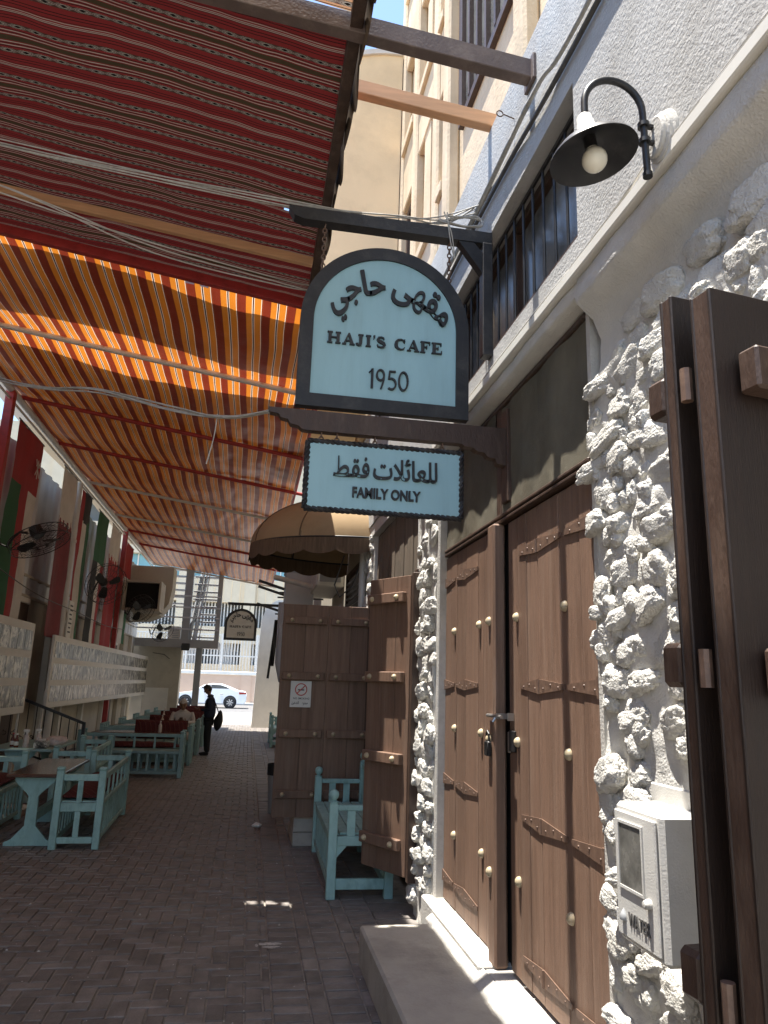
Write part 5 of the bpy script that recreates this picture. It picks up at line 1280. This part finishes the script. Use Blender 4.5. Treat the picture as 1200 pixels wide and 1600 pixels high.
l_.new(ramp_bands(n_, l_, v_, [(.1, .2, (.025, .004, .004)), (.45, .5, (.14, .085, .06)), (.55, .6, (.025, .004, .004)), (.8, .9, (.05, .006, .006))], (.085, .008, .007)), b_.inputs['Base Color']); b_.inputs['Roughness'].default_value = .9
MT['redcush'] = m_
BL = bench_box('box_bench', (-1.40, 8.30, 0), R(1.5), 1.95, 'near turquoise box bench with red cushion, its slatted back to the aisle', 'turquoise box benches')
cushion((-1.63, 9.25, .452), R(1.5), .36, 1.8, .11, 'dark red cushion on the turquoise bench nearest the aisle')
BL2 = dup(BL, (-3.02, 9.95, 0), R(181), 'turquoise box bench cut off by the left edge of the photo, facing the aisle bench')
cushion((-2.80, 8.95, .452), R(1), .38, 1.8, .13, 'dark red cushion on the bench at the left edge of the photo')
def trestle(t, M, y, h, m, w=.46):
    pr = [(-w / 2, 0), (-w / 2, .035), (-w / 2 + .05, .055), (-.16, .07), (-.055, .19), (-.048, h - .19), (-.07, h - .16), (-.19, h - .05), (-.20, h), (.20, h), (.19, h - .05), (.07, h - .16), (.048, h - .19), (.055, .19), (.16, .07), (w / 2 - .05, .055), (w / 2, .035), (w / 2, 0)]
    mb = MB().prism(pr, (0, y - .02, 0), X_, Z_, Y_ * .04); mb.v = [M @ v for v in mb.v]; mb.build('trestle', MT[m], t)
def table(loc, rz, L, W_, h, label, group, top='tabletop', m='teal'):
    t = thing('trestle_table', label, 'table', loc, rz, group); M = WM[t.name].inverted()
    def B(mb, nm, mm): mb.v = [M @ v for v in mb.v]; return mb.build(nm, MT[mm], t)
    trestle(t, M, .12, h - .035, m); trestle(t, M, L - .12, h - .035, m)
    B(MB().box((-.03, .14, .22), (.03, L - .14, .30)), 'stretcher', m)
    B(MB().box((-W_ / 2, 0, h - .034), (W_ / 2, L, h), .006), 'table_top', top)
    return t
table((-2.085, 8.36, 0), R(1), 1.55, .52, .70, 'glossy brown topped trestle table between the two near turquoise benches', 'trestle tables')
T2 = table((-3.0, 11.05, 0), R(0), 1.6, .85, .70, 'grey turquoise table with bottles and a napkin box behind the glossy brown table', 'trestle tables', 'tealdull')
dup(BL, (-2.02, 10.72, 0), R(2), 'turquoise box bench half hidden behind the near aisle bench')
# things on the second table
def bottle(name, x, y, label, kind):
    t = thing(name, label, 'bottle', (x, y, .70))
    if kind == 'spray':
        mb = MB(); mb.lathe([(.036, 0), (.040, .01), (.040, .12), (.030, .155), (.015, .175), (.015, .19)], (x, y, .70), 16); mb.build('body', MT['plasticbag'], t, smooth=50)
        mb = MB(); mb.lathe([(.018, .185), (.018, .205)], (x, y, .70), 12); mb.box((x - .05, y - .012, .905), (x + .03, y + .012, .94), .006); mb.bar((x - .03, y, .905), (x - .045, y, .865), .012, .008); mb.build('trigger', MT['boardwhite'], t, smooth=40)
    else:
        mb = MB(); mb.lathe([(.028, 0), (.030, .01), (.030, .10), (.014, .14), (.012, .17)], (x, y, .70), 14); mb.build('body', MT['amber'], t, smooth=50)
        mb = MB(); mb.lathe([(.014, .168), (.014, .19), (0, .192)], (x, y, .70), 12); mb.build('cap', MT['redpaint' if kind == 'red' else 'boardwhite'], t, smooth=40)
        mb = MB(); mb.lathe([(.0305, .03), (.0305, .08)], (x, y, .70), 14); mb.build('label', MT['boardwhite'], t, smooth=40)
bottle('spray_bottle', -2.98, 11.3, 'milky spray bottle left of the napkin box', 'spray'); bottle('spray_bottle', -2.86, 11.45, 'milky spray bottle right behind the napkin box', 'spray')
bottle('sauce_bottle', -3.17, 11.35, 'dark sauce bottle with red cap at the left of the bottles', 'red'); bottle('sauce_bottle', -3.09, 11.25, 'dark sauce bottle with white cap beside the spray bottle', 'w')
t = thing('napkin_box', 'patterned silver napkin box on the grey turquoise table', 'napkin box', (-2.75, 11.2, .70))
MB().box((-2.84, 11.14, .701), (-2.66, 11.28, .80), .008).build('box', MT['photo'], t); MB().box((-2.80, 11.18, .80), (-2.70, 11.24, .825), .01).build('napkin', MT['paperwhite'], t)
t = thing('plastic_bag', 'crumpled milky plastic bag on the grey turquoise table', 'bag', (-2.66, 11.55, .70))
mb = MB(); mb.sphere((-2.66, 11.6, .765), .1, 18, (1.5, 1.1, .75))
for v in mb.v: v += Vector((fbm(v * 9), fbm(v * 9 + Vector((5, 0, 0))), fbm(v * 9 + Vector((0, 5, 0))) * .5)) * .025; v.z = max(v.z, .702)
mb.build('bag', MT['plasticbag'], t, smooth=30)
# rows of benches and tables further on
bx0 = -1.08
BR = None
for k in range(5):
    y = 14.28 + 2.15 * k
    nm = ['first', 'second', 'third', 'fourth', 'fifth'][k]
    la = f'grey turquoise bench across the seating rows, {nm} row from the camera'; lb_ = f'taller red draped bench across the seating rows, {nm} row from the camera'
    if BR is None:
        BR = bench_box('row_bench', (bx0 + .0, y, 0), R(90), 1.72, la, 'grey turquoise row benches', 'tealdull', .40)
        for v_ob in BR.children: pass
    else: dup(BR, (bx0, y, 0), R(90), la)
    # table beyond it
    if k == 0: TR = table((bx0 - .05, y + .72, 0), R(90), 1.65, .6, .69, f'long glossy topped table of the seating rows, {nm} row from the camera', 'row tables', 'tabletop', 'tealdull')
    else: dup(TR, (bx0 - .05, y + .72, 0), R(90), f'long glossy topped table of the seating rows, {nm} row from the camera')
    if k == 0: BR2 = dup(BR, (bx0 - 1.72, y + 1.55, 0), R(-90), lb_)
    else: dup(BR, (bx0 - 1.72, y + 1.55, 0), R(-90), lb_)
    cushion((bx0 - .86, y + .22, .452), R(90), .34, 1.6, .10, f'dark red seat cushion on the low bench of the {nm} row')
    cushion((bx0 - .55, y + 1.30, .70), 0, 1.0, .34, .09, f'dark red back cushion leaning on the tall bench of the {nm} row', tilt=R(78))
    if k < 4:
        t = thing('water_bottle', f'clear water bottle standing on the table of the {nm} row', 'bottle', (bx0 - .5 - .2 * k, y + .6, .69))
        mb = MB(); mb.lathe([(.03, 0), (.033, .02), (.033, .12), (.012, .17), (.012, .19)], (bx0 - .5 - .2 * k, y + .6, .691), 12); mb.build('body', MT['bluecap'], t, smooth=50)
        mb = MB(); mb.lathe([(.014, .19), (.014, .21), (0, .211)], (bx0 - .5 - .2 * k, y + .6, .691), 10); mb.build('cap', MT['boardwhite'], t)
# black railing with scrolls
rl = thing('stair_railing', 'black iron stair railing with scrollwork beside the left wall', 'railing', (-3.2, 13.6, 0))
yR = 13.6; xa, xb, za, zb = -3.95, -2.70, 1.36, .90
MB().bar((xa, yR, za), (xb, yR, zb), .05, .045).build('handrail', MT['blackmetal'], rl)
MB().bar((xa, yR, za - .85), (xb, yR, .12), .03, .03).build('bottom_rail', MT['blackmetal'], rl)
MB().box((xb - .025, yR - .025, 0), (xb + .025, yR + .025, zb + .02)).build('post', MT['blackmetal'], rl)
for k in range(9):
    t_ = (k + .5) / 9.3; x = xa + (xb - xa) * t_; zt_ = za + (zb - za) * t_; z0 = (za - .85) + (.12 - za + .85) * t_
    MB().tube([(x, yR, z0), (x, yR, zt_)], .009, 6).build('baluster', MT['blackmetal'], rl)
    if k % 2 == 0:
        for sg in (-1, 1):
            P = []
            for i in range(34):
                a = i / 33; r = .015 + .075 * a; th = 1.5 * math.pi * 2 * a
                P.append((x + sg * (.09 - r * math.cos(th) * .8), yR, z0 + .26 + r * math.sin(th) * .9 - .15 * (a ** 4)))
            MB().tube(P, .006, 5).build('scroll', MT['blackmetal'], rl, smooth=60)
# bin, block, litter, chalk mark
t = thing('waste_bin', 'grey waste bin with black rim half hidden behind the open brown door', 'bin', (.47, 10.4, 0))
MB().lathe([(.10, 0), (.125, .5), (.13, .5)], (.47, 10.4, .002), 20).build('body', MT['bin'], t, smooth=40); MB().lathe([(.128, .48), (.136, .48), (.138, .62), (.128, .62), (.12, .5)], (.47, 10.4, .002), 20).build('bag_rim', MT['blackcloth'], t, smooth=40)
t = thing('concrete_block_step', 'beige block step under the open brown doors', 'step', (.9, 8.7, 0))
MB().box((.575, 8.36, 0), (1.36, 9.1, .135), .01).build('block', MT['concrete'], t); MB().box((.58, 8.365, .139), (1.36, 9.1, .285), .01).build('block', MT['concrete'], t)
t = thing('paper_litter', 'crumpled white tissue lying on the paving near the waste bin', 'litter', (.22, 9.4, .01))
mb = MB(); mb.sphere((.22, 9.4, .025), .045, 12, (1.3, 1, .6))
for v in mb.v: v += Vector((fbm(v * 20), fbm(v * 20 + Vector((5, 0, 0))), abs(fbm(v * 20 + Vector((0, 5, 0)))))) * .015
mb.build('tissue', MT['paperwhite'], t)
gt = MB(); gq = random.Random(9)
for k in range(420):
    x = gq.uniform(-2.2, 1.35); y = gq.uniform(3.6, 10); r = gq.uniform(.002, .0065) * (2.2 if gq.random() < .08 else 1); a = gq.uniform(0, 6.3)
    if .78 < x < 1.33 and y < 5.02: continue
    ca, sa = math.cos(a) * r, math.sin(a) * r
    gt.add([(x + ca, y + sa, .004), (x - sa * .7, y + ca * .7, .004), (x - ca, y - sa, .004), (x + sa * .8, y - ca * .6, .004), (x, y, .004 + r * .8)], [(0, 1, 4), (1, 2, 4), (2, 3, 4), (3, 0, 4)])
o = gt.build('grit', MT['curb']); tag(o, 'scattered pale grit and crumbs lying on the paving bricks', 'grit', None, 'stuff')
t = thing('paint_mark', 'white scuffed paint mark on the paving bricks', 'mark', (.26, 5.37, .004))
mb = MB(); mr = random.Random(5)
for (xa_, xb_, y_, w_) in ((.19, .345, 5.40, .03), (.21, .33, 5.345, .022), (.165, .185, 5.38, .03), (.24, .30, 5.325, .012)):
    n = 14; up_ = []; dn = []
    for i in range(n + 1):
        x = xa_ + (xb_ - xa_) * i / n; k = math.sin(math.pi * min(1, max(.08, i / n))) ** .4; up_.append((x, y_ + w_ * k * mr.uniform(.7, 1.1))); dn.append((x, y_ - w_ * k * mr.uniform(.5, 1.1)))
    for i in range(n): mb.add([(up_[i][0], up_[i][1], .0045), (up_[i + 1][0], up_[i + 1][1], .0045), (dn[i + 1][0], dn[i + 1][1], .0045), (dn[i][0], dn[i][1], .0045)], [(0, 1, 2, 3)])
mb.build('paint', MT['chalk'], t)

# ================================================================ PEOPLE
def skin(name, nodes, edges, m, parent, sub=2, root=0):
    """continuous tapering body: nodes = [(x,y,z,r)], grown with Skin + Subdivision"""
    inv = WM[parent.name]
    me = bpy.data.meshes.new(name); me.from_pydata([inv @ Vector(q[:3]) for q in nodes], edges, [])
    o = bpy.data.objects.new(name, me); COL.objects.link(o); o.parent = parent; me.materials.append(m)
    sk = o.modifiers.new('skin', 'SKIN'); sk.use_smooth_shade = True; sk.branch_smoothing = .3
    if not me.skin_vertices: 
        bm = bmesh.new(); bm.from_mesh(me); bm.verts.layers.skin.verify(); bm.to_mesh(me); bm.free()
    for i, q in enumerate(nodes):
        d = me.skin_vertices[0].data[i]; d.radius = (q[3], q[4] if len(q) > 4 else q[3]); d.use_root = (i == root)
    ss = o.modifiers.new('sub', 'SUBSURF'); ss.levels = sub; ss.render_levels = sub
    return o
def chain_e(ids): return [(ids[i], ids[i + 1]) for i in range(len(ids) - 1)]
def head(par, c, r, face, m_skin, m_hair, cap=False, down=.3):
    """head facing the horizontal direction face, tilted down"""
    f = Vector(face).normalized(); f3 = (f * math.cos(down) - Z_ * math.sin(down)).normalized(); s_ = f3.cross(Z_).normalized(); u = s_.cross(f3)
    c = Vector(c)
    mb = MB(); mb.sphere((0, 0, 0), 1, 20)
    vs = []
    for v in mb.v:
        x, y, z = v            # x forward, y side, z up
        k = 1 - .22 * max(0, -z) ** 1.5
        xx = x * .92 * (1 - .10 * max(0, -z)) + (.10 * max(0, -z) if x > 0 else .06 * max(0, z))
        vs.append(c + f3 * xx * r + s_ * y * r * .76 * k + u * z * r * 1.18)
    mb.v = vs
    mb.lathe([(.10 * r, 0), (.20 * r, .0), (.13 * r, .30 * r), (.04 * r, .42 * r)], c + f3 * r * .84 - u * r * .30, 8, (f3 * .4 + u).normalized())     # nose
    for sg in (-1, 1): mb.sphere(c + s_ * sg * r * .76 - u * r * .08 - f3 * .05 * r, r * .22, 8, (.6, .6, 1))                                       # ears
    hd = mb.build('head', MT[m_skin], par, smooth=60)
    mb = MB()
    for sg in (-1, 1): mb.sphere(c + f3 * r * .86 + s_ * sg * r * .30 + u * r * .06, r * .09, 8)
    mb.bar(c + f3 * r * .88 - u * r * .55 - s_ * r * .2, c + f3 * r * .88 - u * r * .55 + s_ * r * .2, r * .05, r * .07); mb.build('face_features', MT['hair'], hd)
    mb = MB(); mb.sphere((0, 0, 0), 1, 20); vs = []
    for v in mb.v:
        x, y, z = v
        lim = .42 if x > .25 else (-.35 if x > -.2 else -.6)
        z2 = max(z, lim + .05)
        vs.append(c + f3 * x * r * .99 - f3 * .05 * r + s_ * y * r * .86 + u * (z2 * r * 1.27 + .02 * r))
    mb.v = vs; mb.build('cap' if cap else 'hair', MT[m_hair], hd, smooth=60)
    return hd
def hand(par, wrist, d, palm_n, s_, curl, m='skin'):
    """palm, four fingers and thumb; d = direction of the fingers"""
    d = Vector(d).normalized(); n = Vector(palm_n); n = (n - d * n.dot(d)).normalized(); sd = d.cross(n); w = Vector(wrist)
    nodes = [(*w, .026 * s_, .02 * s_), (*(w + d * .045 * s_), .036 * s_, .016 * s_), (*(w + d * .085 * s_), .038 * s_, .014 * s_)]
    E = [(0, 1), (1, 2)]
    skin_nodes = list(nodes)
    for k, (off, L) in enumerate(((-.030, .062), (-.010, .074), (.010, .070), (.030, .054))):
        p = w + d * .088 * s_ + sd * off * s_; prev = 2
        dd_ = d
        for j in range(3):
            ang = curl * (j + .6); dd_ = d * math.cos(ang) + n * math.sin(ang); p = p + dd_ * L * s_ * (.42, .33, .25)[j]
            skin_nodes.append((*p, (.0095 - .0012 * j) * s_)); E.append((prev, len(skin_nodes) - 1)); prev = len(skin_nodes) - 1
    p = w + d * .03 * s_ - sd * .036 * s_; skin_nodes.append((*p, .012 * s_)); E.append((1, len(skin_nodes) - 1)); prev = len(skin_nodes) - 1
    for j in range(2):
        p = p + (d * .7 - sd * .5 + n * .5).normalized() * .032 * s_; skin_nodes.append((*p, .0105 * s_)); E.append((prev, len(skin_nodes) - 1)); prev = len(skin_nodes) - 1
    return skin('hand', skin_nodes, E, MT[m], par, 1)
# standing man in profile, looking at a phone (faces -X)
px, py = -.86, 17.98; s = .90
mn = thing('person', 'person in dark clothes standing in the aisle looking at a phone', 'person', (px, py, 0), 0)
P = lambda x, y, z: (px + x * s, py + y * s, z * s)
LH, RH = .09, -.09
legs = [P(.02, 0, .93) + (.125 * s, .15 * s), P(.02, LH, .84) + (.11 * s,), P(-.01, LH + .01, .48) + (.085 * s,), P(.02, LH + .015, .06) + (.065 * s,), P(.02, RH, .84) + (.11 * s,), P(.03, RH - .01, .48) + (.085 * s,), P(.05, RH - .015, .06) + (.065 * s,)]
skin('trousers', legs, [(0, 1), (1, 2), (2, 3), (0, 4), (4, 5), (5, 6)], MT['blackcloth'], mn)
tor = [P(.02, 0, .86) + (.15 * s, .17 * s), P(.04, 0, 1.10) + (.15 * s, .18 * s), P(.06, 0, 1.30) + (.16 * s, .20 * s), P(.02, 0, 1.43) + (.08 * s, .14 * s), P(-.01, 0, 1.51) + (.055 * s,),
       P(.03, .19, 1.40) + (.065 * s,), P(.05, .23, 1.13) + (.05 * s,), P(-.20, .15, 1.10) + (.038 * s,),
       P(.03, -.19, 1.40) + (.065 * s,), P(.06, -.22, 1.13) + (.05 * s,), P(-.19, -.10, 1.12) + (.038 * s,)]
skin('jacket', tor, [(0, 1), (1, 2), (2, 3), (3, 4), (2, 5), (5, 6), (6, 7), (2, 8), (8, 9), (9, 10)], MT['navy'], mn)
skin('neck', [P(.0, 0, 1.45) + (.05 * s,), P(-.035, 0, 1.56) + (.05 * s,)], [(0, 1)], MT['skin'], mn, 2)
head(mn, P(-.065, 0, 1.625), .105 * s, (-1, 0, 0), 'skin', 'hair', False, .55)
hand(mn, P(-.22, .13, 1.11), (-1, -.2, .25), (0, -.6, 1), s, .35); hand(mn, P(-.21, -.09, 1.12), (-1, .2, .2), (0, .6, 1), s, .35)
for y_, dx in ((LH + .015, 0), (RH - .015, .03)):
    sh = [P(.06 + dx, y_, .045) + (.040 * s,), P(-.02 + dx, y_, .04) + (.042 * s,), P(-.11 + dx, y_, .032) + (.045 * s, .032 * s), P(-.17 + dx, y_, .028) + (.034 * s, .026 * s)]
    skin('shoe', sh, chain_e([0, 1, 2, 3]), MT['blackcloth'], mn)
t = thing('mobile_phone', 'mobile phone held by the standing person', 'phone', P(-.34, 0, 1.15))
MB().obox(Vector(P(-.345, .02, 1.16)), Vector((.9, 0, .45)).normalized(), Y_, Vector((-.45, 0, .9)).normalized(), Vector((.07, .035, .004)), .003).build('phone_body', MT['blackmetal'], t)
bg_ = thing('shoulder_bag', 'black drawstring bag hanging behind the standing person', 'bag', P(.26, -.05, .9))
mb = MB(); mb.sphere((0, 0, 0), 1, 18); mb.v = [Vector(P(.27 + .03 * v.z, -.05, .86)) + Vector((v.x * .10 * (1 - .45 * max(0, v.z)), v.y * .13, v.z * .235)) for v in mb.v]
for v in mb.v: v += Vector((fbm(v * 8), fbm(v * 8 + Vector((4, 0, 0))), 0)) * .02
mb.build('bag_body', MT['blackcloth'], bg_, smooth=60)
MB().tube([P(.26, -.05, 1.05), P(.17, -.14, 1.28), P(.04, -.17, 1.475), P(-.09, -.13, 1.33), P(-.07, -.16, 1.15)], .012, 6).build('strap', MT['blackcloth'], bg_, smooth=60)
# seated man in white with a cap, facing the camera side, looking down
qx, qy = -1.33, 16.75
sm_ = thing('person', 'person in a white shirt and pale cap sitting at the bench rows looking down', 'person', (qx, qy, 0), 0)
Q = lambda x, y, z: (qx + x, qy + y, z)
skin('trousers', [Q(0, 0, .52) + (.12, .16), Q(.10, -.06, .50) + (.085,), Q(.12, -.42, .50) + (.062,), Q(.12, -.42, .10) + (.045,), Q(-.10, -.06, .50) + (.085,), Q(-.12, -.42, .50) + (.062,), Q(-.12, -.42, .10) + (.045,)], [(0, 1), (1, 2), (2, 3), (0, 4), (4, 5), (5, 6)], MT['whitecloth'], sm_)
skin('shirt', [Q(0, 0, .52) + (.15, .12), Q(0, -.01, .72) + (.155, .115), Q(0, -.04, .92) + (.175, .12), Q(0, -.05, 1.01) + (.12, .08), Q(0, -.08, 1.06) + (.05,),
               Q(.19, -.05, .97) + (.062,), Q(.24, -.12, .78) + (.05,), Q(.08, -.34, .80) + (.038,), Q(-.19, -.05, .97) + (.062,), Q(-.24, -.12, .78) + (.05,), Q(-.08, -.34, .80) + (.038,)],
     [(0, 1), (1, 2), (2, 3), (3, 4), (2, 5), (5, 6), (6, 7), (2, 8), (8, 9), (9, 10)], MT['whitecloth'], sm_)
skin('neck', [Q(0, -.07, 1.02) + (.045,), Q(0, -.10, 1.10) + (.045,)], [(0, 1)], MT['skin'], sm_)
head(sm_, Q(0, -.13, 1.165), .098, (0, -1, 0), 'skin', 'whitecloth', True, .5)
hand(sm_, Q(.075, -.36, .81), (-.35, -.8, .2), (-.6, 0, .7), .92, .4); hand(sm_, Q(-.075, -.36, .81), (.35, -.8, .2), (.6, 0, .7), .92, .4)
for x in (.12, -.12): skin('shoe', [Q(x, -.38, .05) + (.042,), Q(x, -.46, .045) + (.045,), Q(x, -.58, .035) + (.038, .03)], chain_e([0, 1, 2]), MT['blackcloth'], sm_)
t = thing('mobile_phone', 'mobile phone in the hands of the sitting person', 'phone', Q(0, -.46, .84))
MB().obox(Vector(Q(0, -.47, .86)), X_, Vector((0, .8, .6)), Vector((0, -.6, .8)), Vector((.035, .07, .004)), .003).build('phone_body', MT['blackmetal'], t)
